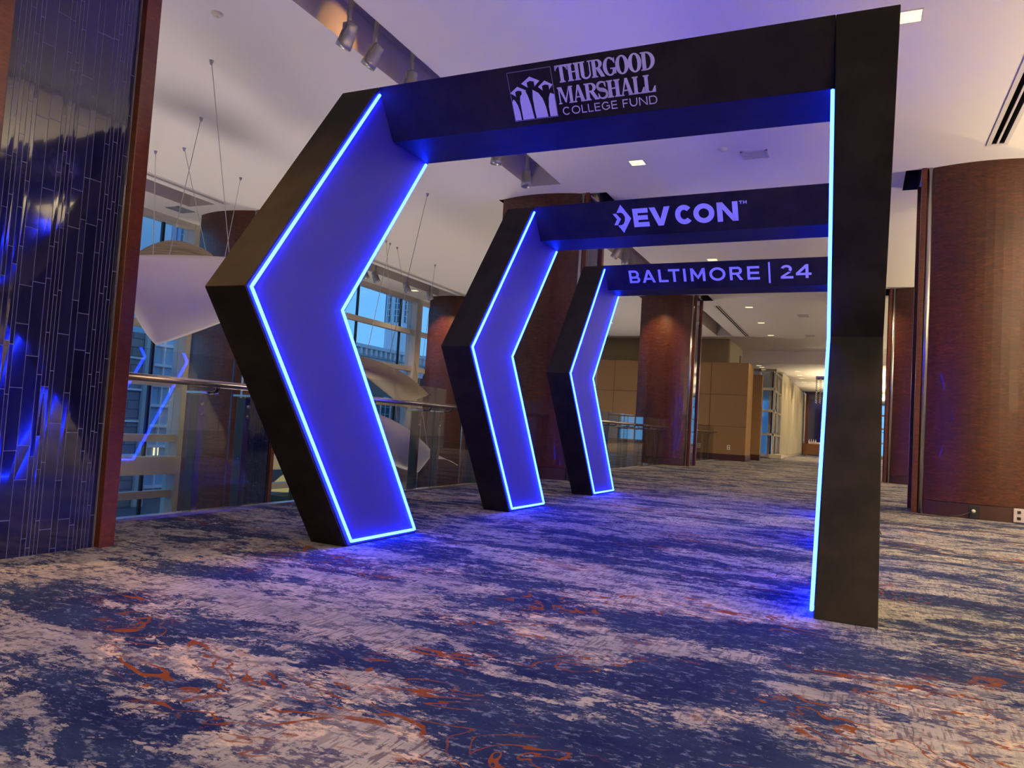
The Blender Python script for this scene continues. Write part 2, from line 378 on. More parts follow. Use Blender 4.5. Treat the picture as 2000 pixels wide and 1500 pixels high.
for i in range(len(ux)-1):
    for j in range(len(uy)-1):
        mx_, my_ = (ux[i]+ux[i+1])/2, (uy[j]+uy[j+1])/2
        if any(h[0] < mx_ < h[1] and h[2] < my_ < h[3] for h, _, _ in holes): continue
        cb.poly([(ux[i], uy[j], ZC), (ux[i], uy[j+1], ZC), (ux[i+1], uy[j+1], ZC), (ux[i+1], uy[j], ZC)])
struct(cb.build('ceiling', CEIL))
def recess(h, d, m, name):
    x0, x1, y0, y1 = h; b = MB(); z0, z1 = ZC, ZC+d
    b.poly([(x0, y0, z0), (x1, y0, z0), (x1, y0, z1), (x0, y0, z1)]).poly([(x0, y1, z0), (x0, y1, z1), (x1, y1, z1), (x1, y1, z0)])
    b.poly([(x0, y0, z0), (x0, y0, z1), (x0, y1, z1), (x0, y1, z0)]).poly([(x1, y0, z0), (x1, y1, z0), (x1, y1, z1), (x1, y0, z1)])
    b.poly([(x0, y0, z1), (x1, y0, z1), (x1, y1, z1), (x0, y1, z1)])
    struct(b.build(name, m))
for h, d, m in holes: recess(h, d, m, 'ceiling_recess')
struct(MB().box(-10.6, 14, -9, YR, 5.35, 5.5).build('ceiling_roof', CEIL))
struct(MB().box(-10.6, 14, YR, YR+.2, ZF, 5.5).build('ceiling_step', CEIL))
struct(MB().box(-10.6, 14, YR+.2, 66, ZF, ZF+.2).build('ceiling_far', CEIL))
# walls
struct(MB().box(14, 14.2, -9.2, 66, -.5, 5.5).build('wall_right', CREAM))
struct(MB().box(-10.6, 14.2, -9.2, -9, -4.5, 5.5).build('wall_back', CREAM))
struct(MB().box(-1.66, -1.62, -9, 66, -.5, 0.0).build('trim_1', CREAM))
struct(MB().box(-1.80, -1.72, -9, 66, -4.5, -.5).build('wall_lower', CREAM))

# far wall group ----------------------------------------------------
def wallbox(name, m, *b): return struct(MB().box(*b).build(name, m))
w1 = sempty('wall_far'); 
MB().box(-10.4, -.57, 25.6, 27.1, 0, 3.76).build('fabric_panelling', TANWALL, w1)
g = MB()
for x in (-1.95, -3.9, -5.85, -7.8): g.box(x-.006, x+.006, 25.592, 25.6, .22, 3.76)
for z in (1.30, 2.52): g.box(-10.4, -.57, 25.592, 25.6, z-.006, z+.006)
g.build('panel_joints', DOORW, w1)
wallbox('wall_soffit', OLIVE, -10.4, -1.552, 27.0, 32.2, 3.76, ZC)
wallbox('wall_soffit_end', CREAM, -1.56, -1.55, 27.35, 32.2, 3.70, ZC)
struct(MB().box(-2.05, -.55, 25.57, 25.6, 0, .24).box(-.57, -.55, 25.6, 27.1, 0, .24).build('baseboard_far', BASEB))
d1 = sempty('door_1'); MB().box(-1.6, -.87, 28.9, 28.96, 0, 3.55).build('door_leaf', DOORW, d1)
MB().tube([(-1.0, 28.88, 1.05), (-1.0, 28.84, 1.05), (-1.12, 28.84, 1.05)], .012).build('door_handle', STEEL, d1)
wallbox('wall_pier', TANWALL, -.87, -.36, 28.4, 28.8, 0, 3.55)
struct(MB().box(-.88, -.35, 28.38, 28.4, 0, .24).box(-.36, -.35, 28.4, 28.8, 0, .24).build('baseboard_pier', BASEB))
o = thing('wall_sign', 'small dark slot sign on the cream soffit end above the tan wall', 'sign', (-1.55, 30.2, 4.3))
MB().box(0, .03, -.12, .12, -.22, .22).build('plate', DARKSTEEL, o); MB().box(.03, .035, .02, .10, -.2, .2).build('slot_face', PLATE, o)

def outlet(name, loc, label, m, dirn, cat='outlet', plug=False):
    o = thing(name, label, cat, loc)
    MB().box(-.06, .06, -.012, 0, -.09, .09).build('cover_plate', m, o, bevel=.003)
    for z in (-.04, .04): MB().box(-.02, .02, -.016, -.012, z-.018, z+.018).build('socket_face', BLKPL, o)
    return o
outlet('wall_outlet', (-1.18, 25.6, .50), 'ivory wall outlet low on the far tan panelled wall', PLATE, -1)

# ------------------------------------------------------------------ window wall of the atrium
XW = -10.4
TRZ = [-3.3, -2.15, -1.08, .12, 1.30, 2.50, 3.73]
def window_bay(idx, y0, y1):
    w = sempty('window_%d' % idx)
    MB().box(XW-.15, XW+.22, y1, y1+.34, -4.5, ZC).build('post', FRAME, w)
    for z in TRZ: MB().box(XW-.06, XW+.14, y0, y1, z-.075, z+.075).build('transom', FRAME, w)
    MB().box(XW-.06, XW+.2, y0, y1, 4.74, ZC).build('head_frame', FRAME, w); MB().box(XW-.06, XW+.2, y0, y1, -4.5, -4.35).build('sill_frame', FRAME, w)
    MB().box(XW-.10, XW+.30, y0, y1+.1, -.64, -.27).build('slab_edge_band', CREAM, w)
    y = y1-.66
    while y > y0: MB().box(XW-.03, XW+.03, y-.03, y+.03, -4.5, 4.8).build('mullion', MULL, w); y -= 2.31
    MB().box(XW-.015, XW-.005, y0, y1, -4.4, 4.8).build('pane', WGLASS, w)
ys_ = [-10.45, -1.48, 7.86, 17.13, 26.4]
for i in range(4): window_bay(i+1, ys_[i]+.34, ys_[i+1])

# far facing window and curtain wall ---------------------------------
w = sempty('window_5'); f = MB()
for z in (.12, 1.15, 2.28, 3.34, 4.25): f.box(-2.4, -.34, 33.95, 34.15, z-.06, z+.06)
f.box(-1.18, -1.06, 33.95, 34.15, 0, ZF).box(-.42, -.36, 33.95, 34.1, 0, ZF); f.build('window_frame', FRAME, w)
MB().box(-.52, -.46, 33.97, 34.03, 0, ZF).box(-1.2, -1.16, 33.97, 34.03, 0, ZF).build('mullions', MULL, w)
MB().box(-2.4, -.4, 34.03, 34.04, 0, ZF).build('pane', WGLASS, w)
w = sempty('window_6'); f = MB()
for z in (.12, 1.15, 2.28, 3.34, 4.25): f.box(-.62, -.5, 34.1, 62, z-.06, z+.06)
for y in np.arange(34.2, 62, 2.4): f.box(-.66, -.50, y, y+.12, 0, ZF)
f.build('window_frame', FRAME, w); MB().box(-.57, -.56, 34.1, 62, 0, ZF).build('pane', WGLASS, w)
w = sempty('window_7'); f = MB()
for z in (.12, 1.15, 2.28, 3.34, 4.25): f.box(-.6, 14, 62, 62.15, z-.07, z+.07)
for x in np.arange(-.5, 14, 1.5): f.box(x, x+.1, 62, 62.15, 0, ZF)
f.build('window_frame', FRAME, w); MB().box(-.6, 14, 62.05, 62.06, 0, ZF).build('pane', WGLASS, w)
struct(MB().box(-.5, .05, 33.6, 34.9, .02, .20).build('trim_2', CREAM))
struct(MB().box(-.5, -.2, 34.9, 61.5, 0, .12).build('trim_3', CREAM))
# curtains
ordn = ['nearest', 'second nearest', 'third', 'fourth', 'fifth', 'farthest']
for k in range(6):
    y0 = 34.9+k*4.0; n = 46; b = MB(); i0 = 0
    ptsx = []
    for i in range(n+1):
        t = i/n; ptsx.append((-.12+.05*math.sin(t*2*PI*9), y0+t*3.5))
    b.v = [(x, y, .15) for x, y in ptsx]+[(x, y, 4.2) for x, y in ptsx]
    b.f = [(i, i+1, n+1+i+1, n+1+i) for i in range(n)]
    o = thing('curtain', '%s of the six cream sheer curtains along the far left windows' % ordn[k], 'curtain', (0, 0, 0), group='sheer curtains along the far hallway')
    b.build('fabric', SHEER, o, smooth=True)
    MB().tube([(-.12, y0-.1, 4.22), (-.12, y0+3.6, 4.22)], .02, 8).build('rod', STEEL, o)

# ================================================================== COLUMNS
def column(name, loc, sgn, label, z0=0.0, height=ZC, tiles=True, seams=(2.72,)):
    """long sides bulge towards +-Y, tiled end faces sgn*X"""
    o = thing(name, label, 'column', (loc[0], loc[1], z0)); z1 = height-z0+.0
    hw, hd, bl = .80, .43, .17
    zt = height-z0+.30
    xin = hw-.13
    def outline(off=0.0, x_a=-hw, x_b=xin):
        n = 14; pts = []
        for i in range(n+1):
            t = i/n; x = x_a+(x_b-x_a)*t; pts.append((x, -(hd+off+bl*(1-((x+.06)/hw)**2 if abs(x) <= hw+.2 else 0))))
        for i in range(n+1):
            t = 1-i/n; x = x_a+(x_b-x_a)*t; pts.append((x, hd+off+bl*(1-((x+.06)/hw)**2)))
        return pts
    S = 1 if sgn > 0 else -1
    pts = [(S*x, y) for x, y in outline()]
    b = MB(); zb = .20 if z0 == 0 else .3
    b.prism([(x, y, zb) for x, y in pts], [(x, y, zt) for x, y in pts])
    b.build('wood_panelling', WOOD, o)
    p2 = [(S*x, y) for x, y in outline(-.006)]
    MB().prism([(x, y, 0) for x, y in p2], [(x, y, zb-.008) for x, y in p2]).build('plinth', PLINTH, o)
    g = MB()
    for sz in seams:
        s = sz-z0
        p3 = [(S*x, y) for x, y in outline(.0015, -hw-.001)]
        g.prism([(x, y, s-.004) for x, y in p3], [(x, y, s+.004) for x, y in p3])
    g.build('panel_joint', PLINTH, o)
    for sy in (-1, 1):
        MB().tube([(S*(xin+.035), sy*(hd+.0), 0), (S*(xin+.035), sy*(hd+.0), zt)], .045, 16).build('metal_corner_strip', STEEL, o, smooth=True)
        y0, y1 = (hd-.05, hd+.05) if sy > 0 else (-hd-.05, -hd+.05)
        MB().box(*sorted((S*(xin+.08), S*(hw+.015))), y0, y1, 0, zt).build('trim_board', WOODTRIM, o, bevel=.004)
    MB().box(*sorted((S*xin, S*(hw-.032))), -hd+.02, hd-.02, 0, zt).build('grout_panel', GROUT, o)
    if tiles:
        b = MB(); y = -hd+.055; rn = random.Random(int(loc[1]*10)+3)
        while y < hd-.06:
            wd = rn.choice([.022, .028, .036, .05, .07, .022, .03]); wd = min(wd, hd-.055-y)
            z = -rn.random()*.3
            while z < zt:
                h = rn.uniform(.18, .62); a, c = max(z, 0), min(z+h-.004, zt)
                if c > a+.01:
                    tx = [rn.uniform(-.0004, .0004) for _ in range(4)]
                    xf = hw-.030; xb = hw-.045; yy0, yy1 = y+.0020, y+wd-.0020
                    F = [(S*(xf+tx[0]), yy0, a), (S*(xf+tx[1]), yy1, a), (S*(xf+tx[2]), yy1, c), (S*(xf+tx[3]), yy0, c)]
                    B = [(S*xb, yy0, a), (S*xb, yy1, a), (S*xb, yy1, c), (S*xb, yy0, c)]
                    b.prism(B, F)
                z += h
            y += wd
        b.build('tile_panel', TILE, o, bevel=0)
    return o
column('tiled_column', (COLS_L[0][0], COLS_L[0][1], 0), 1, 'nearest left mahogany column with a face of narrow navy glazed tiles')
column('tiled_column', (COLS_L[1][0], COLS_L[1][1], 0), 1, 'dark mahogany column standing behind the second arch, metal corner strip')
column('tiled_column', (COLS_L[2][0], COLS_L[2][1], 0), 1, 'reddish mahogany column beyond the farthest arch, shiny metal right corner')
column('tiled_column', (COLS_R[0][0], COLS_R[0][1], 0), -1, 'broad mahogany column at the right edge with an outlet in its plinth')
column('tiled_column', (COLS_R[1][0], COLS_R[1][1], 0), -1, 'mahogany column partly hidden between the near arch and the right-edge column')
column('tiled_column', (-8.6, 7.75, 0), 1, 'wooden atrium column behind the railing near the pale hanging sail', z0=-4.5, seams=(1.46, 4.0))
column('tiled_column', (-8.75, 17.3, 0), 1, 'wooden atrium column lit orange near its top, left of the second arch', z0=-4.5, seams=(2.58, 0.2))

# outlets on right column plinth
yp = 8.32-.43-.17
o = outlet('floor_outlet', (4.70, yp+.005, .095), 'black outlet with a white plug in the right column plinth', BLKPL, -1)
MB().lathe([(0, 0), (.022, 0), (.026, .02), (.014, .05), (0, .055)], 12, (-.01, -.018, .01), axis=(-.3, -1, .1)).build('white_plug', PLATE, o, smooth=True)
outlet('wall_outlet', (5.20, yp+.03, .10), 'ivory outlet plate in the right column plinth at the picture edge', PLATE, -1)
cp = [(4.66, yp-.05, .10), (4.55, yp-.10, .05), (4.40, yp-.14, .012), (4.2, yp-.18, .010), (3.9, yp-.16, .010), (3.5, yp-.2, .01), (3.45, 6.5, .01), (3.5, 4.5, .01)]
tag(MB().tube(cp, .006, 8).build('power_cable', BLKPL, smooth=True), 'thin black cable running from the plinth outlet along the carpet', 'cable')

# ================================================================== RAILINGS
def railing(name, y0, y1, joints, label, X=-1.60):
    o = thing(name, label, 'railing', (X, 0, 0), group=None)
    edges = [y0]+[j for j in joints if y0+.3 < j < y1-.3]+[y1]
    for a, b in zip(edges, edges[1:]):
        MB().box(-.008, .008, a+.008, b-.008, .02, 1.28).build('glass_panel', GLASS, o)
    MB().box(-.045, .045, y0, y1, -.01, .025).build('base_channel', STEEL, o)
    rail = MB().tube([(.12, y0-.02, 1.055), (.12, y1+.02, 1.055)], .027, 16).build('handrail', RAIL, o, smooth=True)
    for j in edges[1:-1]:
        MB().box(-.004, .004, j-.006, j+.006, .02, 1.28).build('glass_edge_seal', DARKSTEEL, o)
        for s in (-.27, .24):
            y = j+s
            p = MB().box(-.15, -.05, y-.03, y+.03, 0, .965).build('post', DARKSTEEL, o, bevel=.004)
            for z in (.80, .89): MB().lathe([(0, .0), (.018, .0), (.018, .012), (0, .014)], 14, (-.05, y, z), axis=(1, 0, 0)).build('bolt', STEEL, p, smooth=True)
            MB().box(-.16, .04, y-.075, y+.075, .975, .992).build('clamp_plate', STEEL, o)
            MB().tube([(-.08, y, .985), (.06, y, .985), (.10, y, 1.0), (.12, y, 1.04)], .014, 10).build('bracket', DARKSTEEL, o, smooth=True)
    return o
railing('glass_railing', -.80, 7.80, [.82, 2.5, 4.2, 5.9], 'nearest glass railing with metal handrail, left of and behind the first arch')
railing('glass_railing', 8.72, 17.30, [10.2, 11.75, 13.3, 14.85, 16.3], 'glass railing with brass-lit clamps beyond the farthest arch', X=-1.68)
railing('glass_railing', 18.22, 25.5, [19.9, 21.5, 23.1, 24.6], 'farthest short glass railing right of the reddish column', X=-1.75)

# ================================================================== ARCHES
Wd, L, D, ZM, YB, B_, BH, BS, BT, HT = .2919, 3.3677, .9811, 1.5352, .1468, .8671, .2899, .2156, .4369, 3.05
SLEN = math.hypot(BH, BS)
def leg_profile(sgn):
    if sgn < 0: return [(0, HT), (-D, ZM), (YB, 0), (YB+B_, 0), (-D+B_, ZM), (B_, HT)]
    return [(0, HT), (D, ZM), (YB, 0), (YB+B_, 0), (D+B_, ZM), (B_, HT)]
def sheared(x, z, lean): return x+lean*(z-HT)
def make_leg(parent, sgn, lean):
    pr = leg_profile(sgn)
    x0, x1 = (0, Wd) if sgn < 0 else (L-Wd, L)
    b = MB(); ins = x1 if sgn < 0 else x0      # inner side
    a_ = [(sheared(x0, z, lean), y, z) for y, z in pr]; c_ = [(sheared(x1, z, lean), y, z) for y, z in pr]
    i = 0; n = 6; b.v = a_+c_
    def side(off, rev):
        q = [(0, 1, 4, 5), (1, 2, 3, 4)]
        for f in q: b.f.append(tuple(off+k for k in (f if not rev else reversed(f))))
    side(0, False); side(6, True)
    for k in range(n): b.f.append((k, (k+1) % n, n+(k+1) % n, n+k))
    leg = b.build('leg', BLACK, parent, bevel=.004)
    s = 1 if sgn < 0 else -1                    # direction the inner face looks
    e = .004; ip = MB()
    sh = [(0+.012, HT-.012), ((-D if sgn < 0 else D)+.012, ZM), (YB+.012, .012), (YB+B_-.012, .012), ((-D if sgn < 0 else D)+B_-.012, ZM), (B_-.012, HT-.012)]
    P = [(sheared(ins+s*e, z, lean), y, z) for y, z in sh]
    ip.poly([P[0], P[1], P[4], P[5]]).poly([P[1], P[2], P[3], P[4]])
    ip.build('inner_panel', PANEL, leg)
    # LED tube round the inner face
    q = .034; r = .0098; off = .0115; dd = -D if sgn < 0 else D
    zt = HT-BH
    yt = B_ + dd*((HT-zt)/(HT-ZM))*1.0          # rear edge at underside of beam
    path = [(q*1.2, HT-.07), (dd+q*1.15, ZM), (YB+q*1.1, .035), (YB+B_-q*1.1, .035), (dd+B_-q*1.15, ZM), (yt-q*1.1, zt-.01)]
    if sgn < 0: path[0] = (q*1.2+dd*.05/(HT-ZM), HT-.05)
    else: path[0] = (q*1.2+dd*.07/(HT-ZM), HT-.07)
    pp = []
    for k, (y, z) in enumerate(path):          # tighten corners
        if 0 < k < len(path)-1:
            pv = Vector(path[k-1])-Vector((y, z)); nx = Vector(path[k+1])-Vector((y, z)); pv.normalize(); nx.normalize()
            for w_ in (pv*.015, Vector((0, 0)), nx*.015): pp.append((y+w_[0], z+w_[1]))
        else: pp.append((y, z))
    if sgn > 0:   # strip is in two lengths with a short gap low down
        pass
    MB().tube([(sheared(ins+s*off, z, lean), y, z) for y, z in pp], r, 10).build('led_strip', LED, leg, smooth=True)
    ch = MB()
    return leg
def make_beam(parent):
    pr = [(0, HT), (BS, HT-BH), (BS+BT, HT-BH), (B_, HT)]
    return MB().prism([(Wd+.001, y, z) for y, z in pr], [(L-Wd-.001, y, z) for y, z in pr]).build('header_beam', BLACK, parent, bevel=.003)
def onface(u, v, e=.003):
    t = v/SLEN; ny, nz = -BH/SLEN, -BS/SLEN
    return (u, BS*(1-t)+ny*e, HT-BH+BH*t+nz*e)

# ---- lettering: every glyph is a set of flat strokes in (u,v) ----
class Glyphs:
    def __init__(s): s.p = []; s.marks = []
    def poly(s, pts): s.p.append(pts)
    def rect(s, x0, y0, x1, y1): s.p.append([(x0, y0), (x1, y0), (x1, y1), (x0, y1)])
    def ring(s, cx, cy, rx, ry, tx, ty, a0=0, a1=360, n=36):
        for i in range(n):
            A = math.radians(a0+(a1-a0)*i/n); B = math.radians(a0+(a1-a0)*(i+1)/n)
            s.p.append([(cx+rx*math.cos(A), cy+ry*math.sin(A)), (cx+rx*math.cos(B), cy+ry*math.sin(B)),
                        (cx+(rx-tx)*math.cos(B), cy+(ry-ty)*math.sin(B)), (cx+(rx-tx)*math.cos(A), cy+(ry-ty)*math.sin(A))])
    def line(s, pts, t):
        for k in range(len(pts)-1):
            (ax, ay), (bx, by) = pts[k], pts[k+1]; ta, tb = (t[k], t[k+1]) if isinstance(t, list) else (t, t)
            d = Vector((bx-ax, by-ay)).normalized(); nn = Vector((-d.y, d.x))
            e0 = d*(.0 if k == 0 else ta*.12); e1 = d*(.0 if k == len(pts)-2 else tb*.12)
            s.p.append([(ax-e0.x+nn.x*ta/2, ay-e0.y+nn.y*ta/2), (ax-e0.x-nn.x*ta/2, ay-e0.y-nn.y*ta/2), (bx+e1.x-nn.x*tb/2, by+e1.y-nn.y*tb/2), (bx+e1.x+nn.x*tb/2, by+e1.y+nn.y*tb/2)])
def sans(G, ch, x, y, w, h, t):
    """monoline capital in the box x..x+w, y..y+h with stroke t"""
    G.marks.append(len(G.p))
    R = lambda a, b, c, d: G.rect(x+a, y+b, x+c, y+d)
    P = lambda pts: G.poly([(x+a, y+b) for a, b in pts])
    if ch == 'E': R(0, 0, t, h); R(t, 0, w, t*.95); R(t, h-t*.95, w-.02*w, h); R(t, h/2-t*.46, w*.94, h/2+t*.46)
    elif ch == 'F': R(0, 0, t, h); R(t, h-t*.95, w, h); R(t, h*.50-t*.5, w*.88, h*.50+t*.5)
    elif ch == 'L': R(0, 0, t, h); R(t, 0, w, t*.95)
    elif ch == 'T': R(w/2-t/2, 0, w/2+t/2, h-t*.9); R(0, h-t*.95, w, h)
    elif ch in 'I|': R(0, 0, w, h)
    elif ch == 'V':
        P([(0, h), (t*1.15, h), (w/2+.0, t*1.35), (w/2-.0, 0), (w/2-t*.52, 0)]); P([(w, h), (w-t*1.15, h), (w/2, t*1.35), (w/2, 0), (w/2+t*.52, 0)])
    elif ch == 'A':
        P([(0, 0), (t*1.1, 0), (w/2, h-t*1.35), (w/2, h), (w/2-t*.52, h)]); P([(w, 0), (w-t*1.1, 0), (w/2, h-t*1.35), (w/2, h), (w/2+t*.52, h)])
        R(w*.24, h*.22, w*.76, h*.22+t*.9)
    elif ch == 'M':
        R(0, 0, t, h); R(w-t, 0, w, h); P([(t*.3, h), (t*1.05, h), (w/2, h*.42), (w/2, h*.14), (t*.3, h*.80)]); P([(w-t*.3, h), (w-t*1.05, h), (w/2, h*.42), (w/2, h*.14), (w-t*.3, h*.80)])
    elif ch == 'N':
        R(0, 0, t, h); R(w-t, 0, w, h); P([(0, h), (t*1.05, h), (w, 0), (w-t*1.05, 0)])
    elif ch == 'O': G.ring(x+w/2, y+h/2, w/2, h/2+.01*h, t, t*.98, n=48)
    elif ch == 'C': G.ring(x+w/2+.02*w, y+h/2, w/2, h/2+.01*h, t, t*.98, 42, 318, 40)
    elif ch == 'G':
        G.ring(x+w/2, y+h/2, w/2, h/2+.01*h, t, t*.98, 42, 325, 40); R(w*.56, h*.42, w*.98, h*.42+t*.9); R(w*.98-t, h*.14, w*.98, h*.45)
    elif ch == 'D':
        R(0, 0, t, h); k = w-.45*h if w > .5*h else w*.3; k = max(k, t); G.ring(x+k, y+h/2, w-k, h/2, t, t*.95, -90, 90, 24); R(t, 0, k, t*.95); R(t, h-t*.95, k, h)
    elif ch == 'U':
        r = w/2; R(0, r, t, h); R(w-t, r, w, h); G.ring(x+r, y+r, r, r, t, t*.98, 180, 360, 24)
    elif ch == 'R':
        R(0, 0, t, h); hb = h*.60; rr = hb/2; k = w*.93-rr
        R(t, h-t*.92, k, h); R(t, h-hb, k, h-hb+t*.92); G.ring(x+k, y+h-rr, rr, rr, t, t*.92, -90, 90, 20)
        P([(w*.40, h-hb+t*.5), (w*.40+t*1.15, h-hb+t*.5), (w, 0), (w-t*1.22, 0)])
    elif ch == 'B':
        R(0, 0, t, h); h1 = h*.52; h2 = h-h1+t*.9; k1 = w-h1/2; k2 = w*.93-h2/2
        R(t, 0, k1, t*.92); R(t, h1-t*.92, k1, h1); G.ring(x+k1, y+h1/2, h1/2, h1/2, t, t*.92, -90, 90, 20)
        R(t, h-t*.92, k2, h); G.ring(x+k2, y+h-h2/2, h2/2, h2/2, t, t*.92, -90, 90, 20)
    elif ch == '2':
        R(0, 0, w, t*.95); r = h*.30; G.ring(x+w*.46, y+h-r, w*.44, r, t, t*.95, -38, 165, 26)
        P([(0, t*.2), (t*.0, t*.95), (w*.60, h*.50), (w*.84, h*.46), (t*1.25, t*.9), (t*1.25, t*.2)])
    elif ch == '4':
        R(w*.62, 0, w*.62+t, h); R(0, h*.22, w, h*.22+t*.9); P([(0, h*.22+t*.2), (0, h*.22+t*.9), (w*.62, h), (w*.62+t*.3, h), (w*.62, h*.74), (t*1.35, h*.22+t*.9)])
def serif(G, ch, x, y, w, h):
    """condensed high-contrast slab-serif capital"""
    G.marks.append(len(G.p))
    T = .30*w if ch not in 'M' else .20*w; T = max(min(T, .022), .013); th = .0075; sf = .007; so = .35*T
    R = lambda a, b, c, d: G.rect(x+a, y+b, x+c, y+d)
    P = lambda pts: G.poly([(x+a, y+b) for a, b in pts])
    def slab(cx, yy, half, up=1):
        R(cx-half, yy if up > 0 else yy-sf, cx+half, yy+sf if up > 0 else yy)
    def stem(cx, t=T, top=True, bot=True, half=None):
        R(cx-t/2, 0, cx+t/2, h); hh = half or t/2+so
        for on, yy, sg in ((bot, 0, 1), (top, h, -1)):
            if on:
                slab(cx, yy, hh, sg)
                for q in (-1, 1): P([(cx+q*t/2, yy+sg*sf), (cx+q*hh*.8, yy+sg*sf), (cx+q*t/2, yy+sg*(sf+.006))])
    if ch == 'T':
        stem(w/2, top=False); R(0, h-.010, w, h)
        for q, X in ((1, 0), (-1, w)): P([(X, h), (X+q*.010, h), (X+q*.006, h-.030), (X, h-.030)]); P([(X, h-.008), (X+q*.022, h-.008), (X+q*.004, h-.026)])
    elif ch == 'H': stem(T/2+so); stem(w-T/2-so); R(T/2+so, h*.52-th/2, w-T/2-so, h*.52+th/2)
    elif ch == 'U':
        cx = T/2+so; R(cx-T/2, h*.25, cx+T/2, h); slab(cx, h, T/2+so, -1); xr = w-th/2-so; R(xr-th/2, h*.25, xr+th/2, h); slab(xr, h, th/2+so, -1)
        rx = (xr+th/2-(cx-T/2))/2; c0 = x+cx-T/2+rx
        for i in range(18):
            A = math.radians(180+180*i/18); B = math.radians(180+180*(i+1)/18)
            tA = T+(th-T)*(i/18); tB = T+(th-T)*((i+1)/18)
            tA = max(tA, .010); tB = max(tB, .010)
            G.poly([(c0+rx*math.cos(A), y+h*.27+h*.28*math.sin(A)), (c0+rx*math.cos(B), y+h*.27+h*.28*math.sin(B)), (c0+(rx-tB)*math.cos(B), y+h*.27+(h*.28-.010)*math.sin(B)), (c0+(rx-tA)*math.cos(A), y+h*.27+(h*.28-.010)*math.sin(A))])
    elif ch == 'R':
        stem(T/2+so, top=False); slab(T/2+so*.7, h, T/2+so*.7, -1); hb = h*.52; k = w*.50
        R(T/2+so, h-th, k, h); R(T/2+so, h-hb, k, h-hb+th); G.ring(x+k, y+h-hb/2, w*.90-k, hb/2, T*.95, th, -90, 90, 20)
        P([(w*.38, h-hb+th*.5), (w*.38+T*1.15, h-hb+th*.5), (w+.002, sf*.4), (w+.002, 0), (w-T*.95, 0)])
    elif ch == 'G':
        G.ring(x+w*.52, y+h/2, w*.52, h/2+.002, T*1.05, .0085, 50, 322, 36)
        P([(w*.92, h*.98), (w*.92, h*.66), (w*.86, h*.66), (w*.72, h*.86)]); R(w-T*.95-.002, h*.08, w-.002, h*.42); R(w*.55, h*.42-sf, w+.006, h*.42)
    elif ch == 'O': G.ring(x+w/2, y+h/2, w/2, h/2+.003, T*1.08, .0085, n=44)
    elif ch == 'D':
        stem(T/2+so, top=False, bot=False); slab(T/2+so*.7, h, T/2+so*.7, -1); slab(T/2+so*.7, 0, T/2+so*.7, 1); k = w*.38
        R(T/2, h-.008, k, h); R(T/2, 0, k, .008); G.ring(x+k, y+h/2, w-k, h/2, T*1.05, .008, -90, 90, 24)
    elif ch == 'M':
        xl = th/2+so; xr = w-T/2-so*.6; R(xl-th/2, 0, xl+th/2, h); slab(xl, 0, th/2+so, 1); R(xr-T/2, 0, xr+T/2, h); slab(xr, 0, T/2+so, 1); slab(xl-.001, h, th/2+so*.7, -1); slab(xr+.002, h, T/2+so*.5, -1)
        cx = w*.48; P([(xl-th/2, h), (xl+T*.95, h), (cx+T*.3, 0+.012), (cx-.002, .004)]); P([(xr-T/2, h), (xr-T/2, h*.86), (cx+.003, .004), (cx-.001, .022)])
    elif ch == 'A':
        P([(w*.40, h), (w*.60, h), (w-T*.2-.002, 0), (w-T*1.3-.002, 0)]); P([(w*.42, h), (w*.50, h*.86), (w*.16+th/2, 0), (w*.16-th/2, 0)])
        R(w*.24, h*.30-th/2, w*.68, h*.30+th/2); slab(w*.16, 0, th/2+so, 1); slab(w-T*.75, 0, T*.55+so*.6, 1)
    elif ch == 'S':
        pts = []; ts = []
        for i in range(33):
            t = i/32; A = math.radians(40+ (270-40)*min(t*2, 1)) if t <= .5 else math.radians(90-(90+140)*(t-.5)*2)
            if t <= .5: pts.append((w*.5+w*.40*math.cos(A), h*.745+h*.225*math.sin(A)))
            else: pts.append((w*.5+w*.40*math.cos(A), h*.265+h*.235*math.sin(A)))
            ts.append(.009+.014*math.exp(-((t-.5)/.16)**2)+.006*math.exp(-((t-.22)/.1)**2)+.006*math.exp(-((t-.78)/.1)**2))
        G.line([(x+a, y+b) for a, b in pts], ts)
        P([(w*.84, h), (w*.84, h*.66), (w*.78, h*.66), (w*.66, h*.90)]); P([(w*.10, 0), (w*.10, h*.34), (w*.16, h*.34), (w*.30, h*.10)])
    elif ch == 'L':
        stem(T/2+so); R(T/2+so, 0, w, th); P([(w, 0), (w, h*.36), (w-.006, h*.36), (w-.022, th), (w-.022, 0)])
def setrow(G, fn, text, u0, u1, v0, h, widths, gap, **kw):
    tot = sum(widths)+gap*(len(text)-1); k = (u1-u0)/tot; x = u0
    for c, w_ in zip(text, widths):
        if c != ' ': fn(G, c, x, v0, w_*k, h, **kw)
        x += (w_+gap)*k
def emit_glyphs(G, name, parent, m=LETTER, e=.003):
    if G.marks:
        ends = G.marks[1:]+[len(G.p)]
        for a, c in zip(G.marks, ends):
            b = MB()
            for p in G.p[a:c]: b.poly([onface(u, v, e) for u, v in p])
            if c > a: b.build('letter', m, parent)
        return
    b = MB()
    for p in G.p: b.poly([onface(u, v, e) for u, v in p])
    o = b.build(name, m, parent); return o

AR = [((0, 0, 0), 0.0, .0333, 'nearest and largest black chevron-legged arch with a three-graduates emblem'),
      ((-.0441, 2.7448, 0), -.0284, .045, 'middle black chevron-legged arch, header with arrow emblem and bold lettering'),
      ((-.1615, 5.4097, 0), -.0272, .0115, 'farthest and smallest black chevron-legged arch with a city name and 24')]
beams = []
for loc, rz, lean, lab in AR:
    a = thing('light_arch', lab, 'arch', loc, rz, group='row of three blue-lit arches')
    make_leg(a, -1, lean); make_leg(a, 1, 0.0)
    beams.append(make_beam(a))
